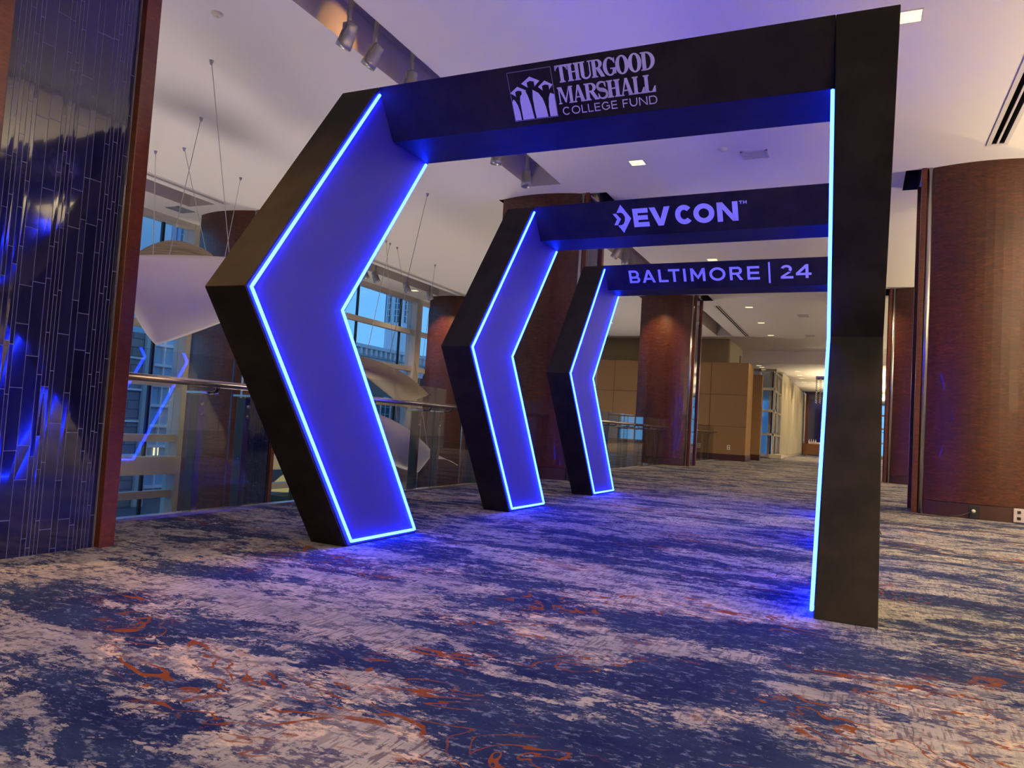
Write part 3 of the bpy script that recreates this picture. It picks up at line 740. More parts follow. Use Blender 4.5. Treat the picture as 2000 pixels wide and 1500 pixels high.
# arch 1
G = Glyphs(); setrow(G, serif, 'THURGOOD', 1.535, 2.137, .227, .099, [.078, .080, .076, .076, .078, .078, .078, .080], -.004); emit_glyphs(G, 'lettering', beams[0])
G = Glyphs(); setrow(G, serif, 'MARSHALL', 1.530, 2.128, .104, .098, [.095, .082, .080, .066, .080, .082, .068, .068], -.005); emit_glyphs(G, 'lettering', beams[0])
G = Glyphs(); setrow(G, sans, 'COLLEGE FUND', 1.545, 2.130, .038, .047, [.047, .052, .030, .030, .034, .048, .034, .014, .032, .044, .048, .046], .009, t=.0065); emit_glyphs(G, 'lettering', beams[0])
G = Glyphs()
e0, e1, f0, f1 = 1.222, 1.512, .035, .327
EW, EH = e1-e0, f1-f0
def EP(pts): G.poly([(e0+a*EW, f0+b*EH) for a, b in pts])
# coordinates read off the emblem as fractions of its frame (u right, v up)
def cap_(cx, top, hw, hh, cut, cy):
    # mortarboard seen as a tilted square with a head-shaped notch
    EP([(cx-hw, top-hh*.55), (cx-.0, top), (cx, top-hh*.40), (cx-cut, top-hh*.50), (cx-cut, top-hh*.92), (cx-cut*.9, top-hh)])
    EP([(cx+hw, top-hh*.50), (cx, top), (cx, top-hh*.40), (cx+cut, top-hh*.50), (cx+cut, top-hh*.92), (cx+cut*.9, top-hh*.98)])
cap_(.50, .865, .21, .215, .080, 0)
cap_(.19, .700, .185, .195, .072, 0)
cap_(.82, .745, .165, .195, .075, 0)
def gown(xa0, xa1, xt, yt, yl, yr, bl, br):
    left = [(xa0, 0.02)]; 
    EP([(xa0, .02), (xa1, .02), (br, yr), (xt, yt), (bl, yl)])
EP([(.010, .02), (.155, .02), (.150, .20), (.125, .33), (.085, .42), (.050, .46), (.010, .40)])
EP([(.195, .02), (.455, .02), (.430, .30), (.395, .48), (.350, .605), (.300, .58), (.215, .50), (.195, .40)])
EP([(.505, .02), (.775, .02), (.760, .22), (.715, .40), (.640, .52), (.520, .60), (.495, .44), (.495, .20)])
EP([(.825, .02), (.985, .02), (.985, .455), (.900, .49), (.855, .40), (.825, .22)])
emit_glyphs(G, 'emblem', beams[0])
G = Glyphs(); t = .0035
G.rect(e0, f0, e1, f0+t); G.rect(e0, f1-t, e1, f1); G.rect(e0, f0, e0+t, f1); G.rect(e1-t, f0, e1, f1); emit_glyphs(G, 'emblem_frame', beams[0], OUTLINE, .0034)
# arch 2
G = Glyphs()
def q2(x, y):  # crop fractions to (u,v): measured across the lettering
    # affine through E top-left, E bottom-left, N top-right
    ax, ay = 363, 243; u0_, v0_ = 1.293, .272
    # solve along two axes
    ex = (1735-363, 155-243); ey = (392-363, 497-243)
    det = ex[0]*ey[1]-ex[1]*ey[0]; dx, dy = x-ax, y-ay
    a = (dx*ey[1]-dy*ey[0])/det; b = (ex[0]*dy-ex[1]*dx)/det
    return (u0_+a*(2.259-1.293), v0_-b*(.272-.083))
arr = [(203, 192), (350, 375), (245, 573), (163, 470)]
outer = [(203, 192), (350, 375), (245, 573), (163, 470), (210, 467), (243, 450), (262, 405), (262, 355), (240, 315), (205, 298), (145, 302)]
O = [q2(*p) for p in outer]
# split the arrow-D into convex pieces
for idx in ((0, 9, 10), (0, 8, 9), (0, 1, 8), (1, 7, 8), (1, 6, 7), (1, 5, 6), (1, 2, 5), (2, 4, 5), (2, 3, 4)): G.poly([O[i] for i in idx])
S_ = [q2(*p) for p in [(90, 315), (140, 312), (207, 385), (160, 467), (110, 467), (150, 388)]]
G.poly([S_[0], S_[1], S_[2], S_[5]]); G.poly([S_[5], S_[2], S_[3], S_[4]])
emit_glyphs(G, 'emblem', beams[1])
G = Glyphs(); k2 = (2.259-1.293)/(1735-363)
for c, xa, xb in (('E', 363, 578), ('V', 592, 872), ('C', 928, 1165), ('O', 1172, 1440), ('N', 1474, 1735)):
    ua = 1.293+(xa-363)*k2; ub = 1.293+(xb-363)*k2
    sans(G, c, ua, .085, ub-ua, .182, .048)
for c, xa, xb in (('T', 1752, 1795), ('M', 1802, 1848)):
    ua = 1.293+(xa-363)*k2; sans(G, c, ua, .238, (xb-xa)*k2, .030, .008)
emit_glyphs(G, 'lettering', beams[1])
# arch 3
G = Glyphs(); k3 = (2.262-.615)/(1398-88)
for c, xa, xb in (('B', 88, 203), ('A', 228, 366), ('L', 400, 500), ('T', 505, 622), ('I', 657, 683), ('M', 730, 876), ('O', 918, 1075), ('R', 1115, 1243), ('E', 1283, 1400), ('2', 1592, 1706), ('4', 1730, 1868)):
    ua = .615+(xa-88)*k3; sans(G, c, ua, .098, (xb-xa)*k3, .179, .033)
G.marks.append(len(G.p)); G.rect(2.366, .044, 2.388, .322)
emit_glyphs(G, 'lettering', beams[2])

# ================================================================== CEILING FITTINGS
dl = None
def downlight(x, y, z, label, power, first=None, size=.21):
    o = thing('ceiling_downlight', label, 'ceiling light', (x, y, z), group='square recessed ceiling downlights')
    s = size/2
    f = MB()
    for a in ((-s-.012, s+.012, -s-.012, -s), (-s-.012, s+.012, s, s+.012), (-s-.012, -s, -s, s), (s, s+.012, -s, s)): f.box(*a, -.008, .002)
    f.build('trim_frame', VENT, o); MB().box(-s, s, -s, s, -.004, .001).build('diffuser', PANELLIT, o)
    if power: light('downlight_lamp', 'SPOT', (0, 0, -.03), power, WARM, o, spot_size=math.radians(116), spot_blend=.9, shadow_soft_size=.11)
    return o
for i, y in enumerate([-6.2, -3.0, 3.45, 6.60, 9.8, 13.0, 16.2, 19.4, 22.6, 25.8]):
    vis = {6.60: 'bright square downlight seen just below the nearest header beam', 13.0: 'square downlight right above the farthest header beam', 19.4: 'first of three small downlights in a row beyond the farthest arch',
           22.6: 'second of three small downlights in a row beyond the farthest arch', 25.8: 'third and farthest of three downlights beyond the farthest arch'}.get(y, 'square downlight of the middle row hidden from view, '+{-6.2: 'farthest behind the viewer', -3.0: 'just behind the viewer', 3.45: 'over the nearest header beam', 9.8: 'over the middle header beam', 16.2: 'over the farthest header beam'}.get(y, ''))
    downlight(.16, y, ZC, vis, DOWN_W*{-6.2: .9, -3.0: .9, 3.45: .1, 6.60: .2}.get(y, 1.0))
OR = ['first', 'second', 'third', 'fourth', 'fifth', 'sixth', 'seventh', 'eighth', 'ninth']
for i, y in enumerate([-6.2, -3.0, .35, 3.56, 16.3, 19.5, 22.7]):
    downlight(3.55, y, ZC, 'square downlight beside the top right corner of the nearest arch' if y == 3.56 else 'square downlight of the right row out of view, %s from the back wall' % OR[i], DOWN_W*{-6.2: .5, -3.0: .6, .35: .7, 3.56: 3.6, 16.3: 1.5, 19.5: 1.5, 22.7: 1.5}.get(y, 1.0))
for i, (x, y) in enumerate(((6.9, -6.2), (6.5, -3.0), (6.9, 3.56), (6.9, 6.75), (7.5, 11.0), (7.5, 14.0))): downlight(x, y, ZC, 'added square fill downlight outside the frame on the right, %s from the back wall' % OR[i], DOWN_W*(.8 if y < 0 else 1.9))  # unseen lamps added to light the right side of the hall
for i, (x, y) in enumerate(((-9.45, 15.75), (-9.45, 11.0), (-9.5, 2.5), (-5.2, 22.5), (-5.0, -4.0))):
    downlight(x, y, ZC, 'yellowish downlight in the atrium ceiling by the tall windows' if y == 15.75 else ['', 'atrium downlight by the windows hidden behind the nearest arch leg', 'atrium downlight by the windows hidden behind the tiled column', 'atrium downlight hidden behind the farthest arch', 'atrium downlight out of frame beyond the tiled column'][i], DOWN_W*.8)
k = 0
for (px, py) in ((1558, 727), (1562, 735), (1566, 741), (1571, 748)):
    p = atZ(px, py-2, ZF); downlight(p[0], p[1], ZF, ['nearest', 'second', 'third', 'farthest'][k]+' of four tiny downlights in the lower far ceiling', DOWN_W*.9, size=.25); k += 1
k = 0
for (px, py) in ((1472, 705), (1478, 709), (1482, 713)):
    p = atZ(px, py, ZF); downlight(p[0], p[1]+2.0, ZF, ['left', 'middle', 'right'][k]+' of three tiny lights above the far tan piers', DOWN_W*.4, size=.22); k += 1
def ceil_vent(x, y, label, sx=.36, sy=.30, m=VENT, z=ZC, n=7):
    o = thing('ceiling_vent', label, 'vent', (x, y, z)); f = MB()
    for a in ((-sx/2, sx/2, -sy/2, -sy/2+.025), (-sx/2, sx/2, sy/2-.025, sy/2), (-sx/2, -sx/2+.025, -sy/2, sy/2), (sx/2-.025, sx/2, -sy/2, sy/2)): f.box(*a, -.014, .002)
    f.build('frame', m, o); s = MB()
    for i in range(n):
        yy = -sy/2+.03+(sy-.06)*(i+.5)/n; s.box(-sx/2+.02, sx/2-.02, yy-.010, yy+.006, -.012, -.004)
    s.build('slats', m, o); return o
ceil_vent(1.82, 6.70, 'pale square ceiling vent below the nearest header beam')
ceil_vent(1.60, 21.1, 'nearer small pale vent in the ceiling beyond the farthest arch', .34, .5)
ceil_vent(1.56, 25.9, 'farther small pale vent in the ceiling beyond the farthest arch', .34, .5)
ceil_vent(-9.52, 6.85, 'dark square grille in the atrium ceiling beside the tall windows', .36, .42, GREYM)
def round_disc(x, y, z, label, r=.06):
    o = thing('smoke_detector', label, 'smoke detector', (x, y, z))
    MB().lathe([(0, -.03), (r*.7, -.03), (r, -.012), (r*1.05, 0)], 20).build('housing', PLATE, o, smooth=True)
    MB().lathe([(0, -.034), (r*.25, -.034), (r*.25, -.03)], 12).build('sensor', VENT, o, smooth=True)
round_disc(1.43, 6.38, ZC, 'round white smoke detector left of the pale ceiling vent')
round_disc(-2.80, 1.39, ZC, 'round white smoke detector at the upper left of the ceiling', .055)
for i, (h, m) in enumerate(zip(SLOT, [1]*5)):
    lab = ['linear slot diffuser in the ceiling beyond the farthest arch', 'grey double slot diffuser in the ceiling at the upper right', 'narrow slot diffuser in the atrium ceiling near the left column', 'narrow slot diffuser in the atrium ceiling above the second railing', 'short dark slot diffuser in the lower far ceiling'][i]
    z = ZC if i < 4 else ZF
    o = thing('slot_diffuser', lab, 'slot diffuser', ((h[0]+h[1])/2, (h[2]+h[3])/2, z)); hx, hy = (h[1]-h[0])/2, (h[3]-h[2])/2
    MB().box(-hx-.05, -hx, -hy-.05, hy+.05, -.01, .012).box(hx, hx+.05, -hy-.05, hy+.05, -.01, .012).box(-hx, hx, -hy-.05, -hy, -.01, .012).box(-hx, hx, hy, hy+.05, -.01, .012).build('frame', VENT, o)
    MB().box(-.012, .012, -hy, hy, -.008, .01).build('divider', VENT, o)
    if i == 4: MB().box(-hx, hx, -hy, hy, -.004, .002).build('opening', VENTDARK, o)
# track spotlights
def track_spot(x, y, z, aim, label, lit=False, power=0, s=1.12):
    o = thing('track_spotlight', label, 'spotlight', (x, y, z), group='track spotlights in the ceiling troughs')
    ax = Vector(aim).normalized(); c = Vector((0, 0, -.16*s))
    MB().tube([(0, 0, 5.275-z), (0, 0, .0), (0, 0, -.06*s)], .022*s, 12).build('stem', GREYM, o, smooth=True)
    MB().box(-.05*s, .05*s, -.03*s, .03*s, -.12*s, -.05*s).build('yoke', GREYM, o, bevel=.006)
    MB().lathe([(0, -.10*s), (.045*s, -.10*s), (.055*s, -.08*s), (.055*s, -.02*s), (.068*s, -.015*s), (.068*s, .07*s), (.072*s, .075*s), (.072*s, .12*s), (.062*s, .12*s), (.058*s, .05*s)], 24, tuple(c), axis=ax).build('head', GREYM, o, smooth=True)
    MB().lathe([(0, .05*s), (.058*s, .05*s)], 20, tuple(c), axis=ax).build('lens', LENS if lit else LENSOFF, o)
    if power: light('spot_lamp', 'SPOT', tuple(c+ax*.13*s), power, (1, .62, .28), o, target=tuple(c+ax*2), spot_size=math.radians(60), spot_blend=.7, shadow_soft_size=.04)
    return o
track_spot(-1.50, 1.86, 4.84, (-.75, .25, -1), 'leftmost spotlight in the near ceiling trough, top left')
track_spot(-1.50, 2.30, 4.84, (-.6, -.1, -1), 'second spotlight in the near trough beside the orange glow', False)
track_spot(-1.48, 2.98, 4.86, (-.3, .1, -1), 'third spotlight in the near trough just above the header beam')
track_spot(-1.52, 6.35, 4.86, (.1, -.1, -1), 'round spotlight at the trough end under the nearest beam')
track_spot(-1.62, 5.50, 4.93, (-.1, .1, -1), 'tiny bright lamp peeking under the nearest beam', True)
track_spot(-1.58, 11.4, 4.90, (-.8, .3, -1), 'glowing spotlight under the middle header beam', True, 60)
track_spot(-1.56, 11.9, 4.88, (.1, .1, -1), 'left grey spotlight beside the glowing one under the middle beam')
track_spot(-1.56, 12.4, 4.88, (.1, -.1, -1), 'right grey spotlight beside the glowing one under the middle beam')
track_spot(-8.80, 5.15, 4.86, (.2, -.2, -1), 'glaring yellow atrium spotlight right of the tiled column', True, 60, 1.2)
for i, (x, y) in enumerate(((-8.85, 12.3), (-8.85, 12.8), (-8.8, 14.3), (-8.75, 15.5))):
    track_spot(x, y, 4.88, (.2, .5, -1), ['first', 'second', 'third', 'fourth and largest'][i]+' of four spotlights in the atrium trough above the railing', False, 0, 1.3)
light('trough_lamp', 'SPOT', (-1.55, 2.25, 4.95), 6, (1, .5, .12), None, target=(-1.9, 2.2, 4.90), spot_size=math.radians(90), shadow_soft_size=.03)
# wall washers of the columns
def niche_light(x, y, label, power, tgt):
    o = thing('niche_downlight', label, 'ceiling light', (x, y, ZC+.30), group='small round downlights over the column ends')
    MB().lathe([(.05, -.10), (.055, -.10), (.055, .05), (0, .05)], 18).build('can', GREYM, o, smooth=True)
    MB().lathe([(0, -.08), (.048, -.08)], 18).build('lens', LENS, o)
    if power: light('niche_lamp', 'SPOT', (0, 0, -.11), power, (1, .66, .34), o, spot_size=math.radians(110), spot_blend=.6, shadow_soft_size=.04)
niche_light(-.58, -1.0, 'downlight over the tiled face of the nearest left column', 12, None)
niche_light(3.87, 8.15, 'small glowing downlight in the dark niche by the right column', 14, None)
niche_light(-.85, 8.25, 'downlight over the tiled face of the column behind the middle arch', 10, None)
niche_light(-.85, 17.75, 'downlight over the tiled face of the reddish column', 14, None)
# accent light on the wood of the atrium column and the nearest column
light('column_wash', 'SPOT', (-8.75, 15.5, 4.60), 650, (1, .55, .22), None, target=(-8.9, 16.9, 3.0), spot_size=math.radians(70), spot_blend=.8, shadow_soft_size=.05)
light('column_wash', 'SPOT', (-1.45, -2.9, 4.80), 600, (1, .55, .22), None, target=(-1.4, -1.9, 2.6), spot_size=math.radians(80), spot_blend=.8, shadow_soft_size=.05)
light('column_wash', 'SPOT', (-2.0, 15.9, 4.80), 260, (1, .6, .28), None, target=(-1.9, 17.2, 3.2), spot_size=math.radians(60), spot_blend=.8, shadow_soft_size=.05)
light('column_wash', 'SPOT', (5.5, 6.4, 4.80), 170, (1, .6, .28), None, target=(5.5, 7.8, 2.0), spot_size=math.radians(70), spot_blend=.8, shadow_soft_size=.05)

# unseen uplighters added to brighten the ceilings: right side, back wall, lower level, far hall
def fill_torchere(x, y, z0, h, label, power, col=(1, .80, .49), ang=150, soft=.15):
    o = thing('fill_uplight', label, 'fill lamp', (x, y, z0))
    MB().lathe([(0, 0), (.17, 0), (.17, .02), (.02, .04), (.018, h-.1), (.05, h-.06), (.19, h), (.185, h), (.04, h-.05)], 24).build('stand', DARKSTEEL, o, smooth=True)
    MB().lathe([(0, h-.03), (.12, h-.03)], 20).build('lens', LENS, o)
    light('fill_uplight_lamp', 'SPOT', (0, 0, h), power, col, o, target=(0, 0, h+1), spot_size=math.radians(ang), spot_blend=.6, shadow_soft_size=soft)
OR_ = ['first', 'second', 'third', 'fourth', 'fifth', 'sixth', 'seventh']
for i, y in enumerate((-5, .5, 6, 11.5, 17, 22.5, 28)): fill_torchere(9.6, y, 0, 1.9, 'added tall fill uplighter along the right side outside the frame, %s from the back wall' % OR_[i], FILL_W)
for x in (12.5,): fill_torchere(x, -7.9, 0, 1.9, 'added tall fill uplighter by the back wall behind the viewer', FILL_W*.8)
for i, (x, y) in enumerate(((-6.2, -3), (-6.2, 3.5), (-6.2, 11), (-5.6, 21))): fill_torchere(x, y, -4.5, .5, 'added low fill uplight on the lower level of the atrium, %s counted from the tiled column' % OR_[i], FILL_LOW, (1, .84, .72), 120, 1.5)
for i, y in enumerate((36, 44, 54)): fill_torchere(5, y, 0, 1.9, 'added fill uplighter in the far hall, %s of three, hidden by the nearest arch' % OR_[i], FILL_W*1.3)
for i, y in enumerate((36.5, 41.5, 47.5)): downlight(.9, y, ZF, 'added small downlight brightening the far curtains, %s from the tan pier' % OR_[i], DOWN_W*1.2, size=.16)  # lamps added to brighten the curtains

# ================================================================== HANGING SAILS
def sail(label, corners, bul, m, bow, anchors, group='curved veneer sails hanging in the atrium'):
    """corners A,B (top) C,D (bottom) ; bul = edge bulges (top,right,bottom,left) as vectors; bow pushes the middle"""
    A, B, C, Dd = [Vector(c) for c in corners]; n = 18
    o = thing('hanging_sail', label, 'hanging sculpture', tuple((A+B)/2), group=group); org = (A+B)/2
    bt, brr, bb, blf = [Vector(v) for v in bul]; bw = Vector(bow)
    b = MB()
    for j in range(n+1):
        for i in range(n+1):
            u, v = i/n, j/n
            top = A.lerp(B, u)+bt*4*u*(1-u); bot = Dd.lerp(C, u)+bb*4*u*(1-u)
            lf = A.lerp(Dd, v)+blf*4*v*(1-v); rt = B.lerp(C, v)+brr*4*v*(1-v)
            bil = A*(1-u)*(1-v)+B*u*(1-v)+C*u*v+Dd*(1-u)*v
            p = top*(1-v)+bot*v+lf*(1-u)+rt*u-bil+bw*16*u*(1-u)*v*(1-v)-org
            b.v.append(tuple(p))
    for j in range(n):
        for i in range(n): a = j*(n+1)+i; b.f.append((a, a+1, a+n+2, a+n+1))
    b.build('sheet', m, o, smooth=True, solid=.008)
    for (ax_, ay_, tx, ty, tz) in anchors:
        w_ = MB().tube([Vector((ax_, ay_, ZC))-org, Vector((tx, ty, tz))-org], .005, 6).build('suspension_wire', GREYM, o)
        MB().lathe([(.012, -.05), (.028, 0)], 10, tuple(Vector((ax_, ay_, ZC))-org)).build('ceiling_anchor', GREYM, w_)
    return o
A, B, C, D4 = atX(225, 499, -3.7), atX(505, 508, -4.5), atX(505, 600, -4.4), atX(305, 674, -4.0)
def anc(px, py, ex, ey, X):
    a = atZ(px, py, ZC); e = atX(ex, ey, X); return (a[0], a[1], *e)
sail('large pale sail with a pointed lower tip between the tiled column and nearest arch', [A, B, C, D4], [(0, 0, .03), (0, 0, 0), (0, 0, -.02), (0, -.03, -.10)], SAIL, (.25, 0, 0),
     [anc(413, 118, 449, 507, -4.35), anc(393, 230, 330, 502, -4.0), anc(304, 295, 299, 501, -3.9)])
sail('brown striped sail arched behind the large pale sail', [atX(225, 530, -5.6), atX(440, 545, -5.6), atX(430, 600, -5.3), atX(240, 600, -5.3)], [(0, 0, .50), (0, 0, 0), (0, 0, .1), (0, 0, 0)], SAILWOOD, (.5, 0, .1),
     [anc(360, 289, 404, 500, -5.6), anc(470, 347, 432, 538, -5.6)])
sail('tan leaf-shaped sail beside the window post, seen above the handrail', [atX(672, 690, -4.6), atX(838, 771, -5.2), atX(777, 786, -5.0), atX(690, 715, -4.4)], [(0, .1, .16), (0, 0, -.03), (0, 0, .0), (0, 0, 0)], SAILTAN, (.3, 0, -.05),
     [anc(835, 378, 756, 712, -4.85), anc(762, 475, 716, 694, -4.75), anc(850, 517, 818, 757, -5.1)])
sail('big whitish curved sail behind the lower railing glass right of the nearest leg', [atX(700, 798, -3.9), atX(846, 884, -4.2), atX(816, 923, -4.2), atX(735, 895, -3.9)], [(0, .06, .13), (0, .02, 0), (0, 0, -.02), (0, 0, 0)], SAIL, (.35, 0, 0),
     [(-6.6, 10.0, *atX(775, 822, -4.0)), (-6.7, 10.6, *atX(835, 872, -4.2))])
sail('tan lower fold of a sail under the big whitish sail', [atX(735, 893, -3.8), atX(806, 926, -4.1), atX(793, 947, -4.1), atX(740, 945, -3.8)], [(0, 0, 0), (0, 0, 0), (0, 0, -.03), (0, 0, 0)], SAILTAN, (.2, 0, 0), [])
sail('small white sliver put in for a reflection to the right of the big whitish sail', [atX(855, 889, -4.4), atX(894, 908, -4.6), atX(893, 909, -4.6), atX(856, 897, -4.4)], [(0, 0, .0), (0, 0, 0), (0, 0, .05), (0, 0, 0)], SAIL, (0, 0, 0), [])  # bright sliver modelled in place of a glass reflection, not a hung sail

# ================================================================== FAR HALL
# table with cloth
tb = thing('banquet_table', 'cloth-covered table at the far end of the hall with small white items', 'table', (.75, 47.6, 0))
b = MB(); n = 60
top = [(.58*np.sign(math.cos(a))*abs(math.cos(a))**.35, .38*np.sign(math.sin(a))*abs(math.sin(a))**.35) for a in [2*PI*i/n for i in range(n)]]
low = [(x*(1.08+.03*math.sin(i*1.9)), y*(1.08+.03*math.sin(i*1.9))) for i, (x, y) in enumerate(top)]
b.v = [(x, y, .80) for x, y in top]+[(x, y, .10+.02*math.sin(i)) for i, (x, y) in enumerate(low)]
b.f = [tuple(range(n))]+[(i, (i+1) % n, n+(i+1) % n, n+i) for i in range(n)]
b.build('table_frame', BROWNCLOTH, tb, smooth=False).name = 'tablecloth'
for x in (-.45, .45):
    for y in (-.28, .28): MB().box(x-.03, x+.03, y-.03, y+.03, 0, .75).build('leg', BLKPL, tb)
for i in range(4):
    o = thing('bottle', ['leftmost', 'second', 'third', 'rightmost'][i]+' of four small white bottles on the far table', 'bottle', (.52+i*.13, 47.5, .80), group='white bottles on the far table')
    MB().lathe([(0, 0), (.035, 0), (.035, .17), (.015, .22), (.015, .27), (0, .27)], 14).build('body', WHITE, o, smooth=True); MB().lathe([(.018, .27), (.018, .30), (0, .30)], 12).build('cap', PLATE, o)
tag(MB().box(.5, 1.2, 47.60, 47.85, .80, .92).build('folded_linen', WHITE, bevel=.02), 'stack of white linen on the far cloth-covered table', 'linen')
# tiled pier facing down the hall
o = thing('tiled_pier', 'distant navy tiled pier with wooden edges behind the far table', 'column', (.75, 50.5, 0))
MB().box(-.68, -.50, -.1, .9, 0, ZF-.002).build('side_board', WOODTRIM, o); MB().box(.50, .68, -.1, .9, 0, ZF-.002).build('side_board', WOODTRIM, o)
MB().box(-.5, .5, -.02, .9, 0, ZF-.002).build('tile_core', TILE, o)
MB().box(-.75, .75, -.16, .95, ZF-.12, ZF-.002).build('crown', DARKSTEEL, o)
light('pier_wash', 'SPOT', (.75, 49.8, ZF-.1), 60, (1, .95, .9), None, target=(.75, 50.5, 2.6), spot_size=math.radians(60), shadow_soft_size=.04)
# chandelier
o = thing('crystal_chandelier', 'square crystal chandelier hanging beside the far tiled pier', 'chandelier', (2.06, 31.5, 0))
CRY = mat('cut_crystal', (.8, .82, .86), .08, spec=1.0, metal=.5)
MB().box(-.5, .5, -.5, .5, 3.70, 3.78).build('top_plate', STEEL, o)
MB().tube([(0, 0, 3.78), (0, 0, ZF)], .02, 10).build('stem', STEEL, o)
for i in range(7):
    for j in range(7):
        if 0 < i < 6 and 0 < j < 6: continue
        x, y = -.48+i*.16, -.48+j*.16; b = MB()
        for q in range(12):
            z = 3.66-q*.092; b.lathe([(0, z+.03), (.024, z), (0, z-.03)], 6, (x, y, 0))
        b.build('crystal_strand', CRY, o)

# ================================================================== OUTSIDE
tag(MB().box(-70, -10.7, -30, 110, -4.8, -4.52).build('street', ASPHALT), 'dark street and pavement outside the tall windows', 'street')
def win_grid(parent, X, ys_w, zs_w, w_, h_, arched=False, frame=STONE, glass=OFFGLASS):
    for y in ys_w:
        for z in zs_w:
            f = MB().box(X, X+.10, y-w_/2-.12, y+w_/2+.12, z-.14, z).box(X, X+.08, y-w_/2-.12, y-w_/2, z, z+h_).box(X, X+.08, y+w_/2, y+w_/2+.12, z, z+h_)
            if arched:
                n = 12
                for i in range(n):
                    a, c = PI*i/n, PI*(i+1)/n; r0, r1 = w_/2, w_/2+.18
                    f.prism([(X, y+r0*math.cos(a), z+h_+r0*math.sin(a)), (X, y+r1*math.cos(a), z+h_+r1*math.sin(a)), (X, y+r1*math.cos(c), z+h_+r1*math.sin(c)), (X, y+r0*math.cos(c), z+h_+r0*math.sin(c))],
                            [(X+.08, y+r0*math.cos(a), z+h_+r0*math.sin(a)), (X+.08, y+r1*math.cos(a), z+h_+r1*math.sin(a)), (X+.08, y+r1*math.cos(c), z+h_+r1*math.sin(c)), (X+.08, y+r0*math.cos(c), z+h_+r0*math.sin(c))])
            else: f.box(X, X+.14, y-w_/2-.2, y+w_/2+.2, z+h_, z+h_+.25)
            fo_ = f.build('window', frame, parent)
            g = MB().box(X-.03, X+.02, y-w_/2, y+w_/2, z, z+h_)
            if arched: g.prism([(X-.03, y+w_/2*math.cos(PI*i/12), z+h_+w_/2*math.sin(PI*i/12)) for i in range(13)], [(X+.02, y+w_/2*math.cos(PI*i/12), z+h_+w_/2*math.sin(PI*i/12)) for i in range(13)])
            g.build('pane', glass, fo_)
            bars = MB().box(X+.02, X+.05, y-.03, y+.03, z, z+h_+(w_/2 if arched else 0))
            nb_ = max(2, int(h_/.55))
            for i in range(1, nb_+1): bars.box(X+.02, X+.05, y-w_/2, y+w_/2, z+i*h_/nb_-.03, z+i*h_/nb_+.0)
            bars.build('glazing_bars', frame, fo_)
# A: rough grey stone building
bA = thing('stone_building', 'grey rough stone building across the street, left of the glass one', 'building', (0, 0, 0))
MB().box(-42, -30, 5, 23.25, -4.5, 4.35).build('wall', ROUGHSTONE, bA)
for z in (3.0, 1.4, -.2, -1.9): MB().box(-30.0, -29.9, 5, 23.3, z, z+.10).build('string_course', STONE, bA)
MB().box(-29.98, -29.8, 22.75, 23.3, -4.5, 4.5).build('corner_pier', FRAME, bA)
PZ = atX(285, 470, -46)[2]
bB = thing('pale_building', 'pale blue rendered building top seen low in the upper left window', 'building', (0, 0, 0))
MB().box(-62, -46, 10, 31.5, -4.5, PZ).build('wall', PALEB, bB); MB().box(-62.3, -45.8, 9.8, 31.7, PZ, PZ+.2).build('parapet', STONE, bB)
bC = thing('glass_building', 'bluish glass-fronted building with pale floor lines across the street', 'building', (0, 0, 0))
MB().box(-36.5, -33, 23.6, 33, -4.5, 5.0).build('wall', CURTW, bC); g = MB()
for z in np.arange(-4.0, 5.2, 1.15): g.box(-33, -32.8, 23.6, 33, z, z+.16)
for y in np.arange(23.8, 33, 1.3): g.box(-33, -32.85, y, y+.10, -4.5, 5.0)
g.build('window_frame', STONE, bC)
rr = random.Random(5)
for _ in range(7):
    y, z = rr.uniform(24, 29), rr.uniform(-4, 3.4); MB().box(-32.99, -32.95, y, y+.3, z, z+.6).build('lit_window', WARMLIT, bC)
def tower(name, label, cx, cy, R_, z0, z1, nwin, wz, wh, ww, arched):
    o = thing(name, label, 'tower', (cx, cy, z0)); n = 16; zt = z1-z0
    MB().lathe([(R_*1.12, 0), (R_*1.12, .8), (R_, .9), (R_, zt-1.0), (R_*1.1, zt-.9), (R_*1.14, zt-.5), (R_*1.02, zt-.4), (R_*1.02, zt), (0, zt+R_*.7)], n).build('drum', STONE, o)
    for k in range(nwin):
        a = 2*PI*k/nwin; f = MB(); g = MB()
        def P(y, z, r): return ((r)*math.cos(a)-y*math.sin(a), (r)*math.sin(a)+y*math.cos(a), z)
        r0 = R_*.985+.05
        out = [(-ww/2, wz), (ww/2, wz), (ww/2, wz+wh)]+([(ww/2*math.cos(PI*i/8), wz+wh+ww/2*math.sin(PI*i/8)) for i in range(1, 8)] if arched else [])+[(-ww/2, wz+wh)]
        g.prism([P(y, z, r0-.2) for y, z in out], [P(y, z, r0+.02) for y, z in out])
        w_ = g.build('window', OFFGLASS, o)
        for i in range(1, 7): f.prism([P(-ww/2, wz+i*wh/6, r0+.02), P(ww/2, wz+i*wh/6, r0+.02), P(ww/2, wz+i*wh/6+.07, r0+.02), P(-ww/2, wz+i*wh/6+.07, r0+.02)], [P(-ww/2, wz+i*wh/6, r0+.06), P(ww/2, wz+i*wh/6, r0+.06), P(ww/2, wz+i*wh/6+.07, r0+.06), P(-ww/2, wz+i*wh/6+.07, r0+.06)])
        for yy in (-.05,): f.prism([P(yy, wz, r0+.02), P(yy+.09, wz, r0+.02), P(yy+.09, wz+wh+(ww/2 if arched else 0), r0+.02), P(yy, wz+wh+(ww/2 if arched else 0), r0+.02)], [P(yy, wz, r0+.06), P(yy+.09, wz, r0+.06), P(yy+.09, wz+wh+(ww/2 if arched else 0), r0+.06), P(yy, wz+wh+(ww/2 if arched else 0), r0+.06)])
        f.build('glazing_bars', STONE, w_)
    return o
pL, pR = atX(336, 440, -40), atX(392, 440, -40)
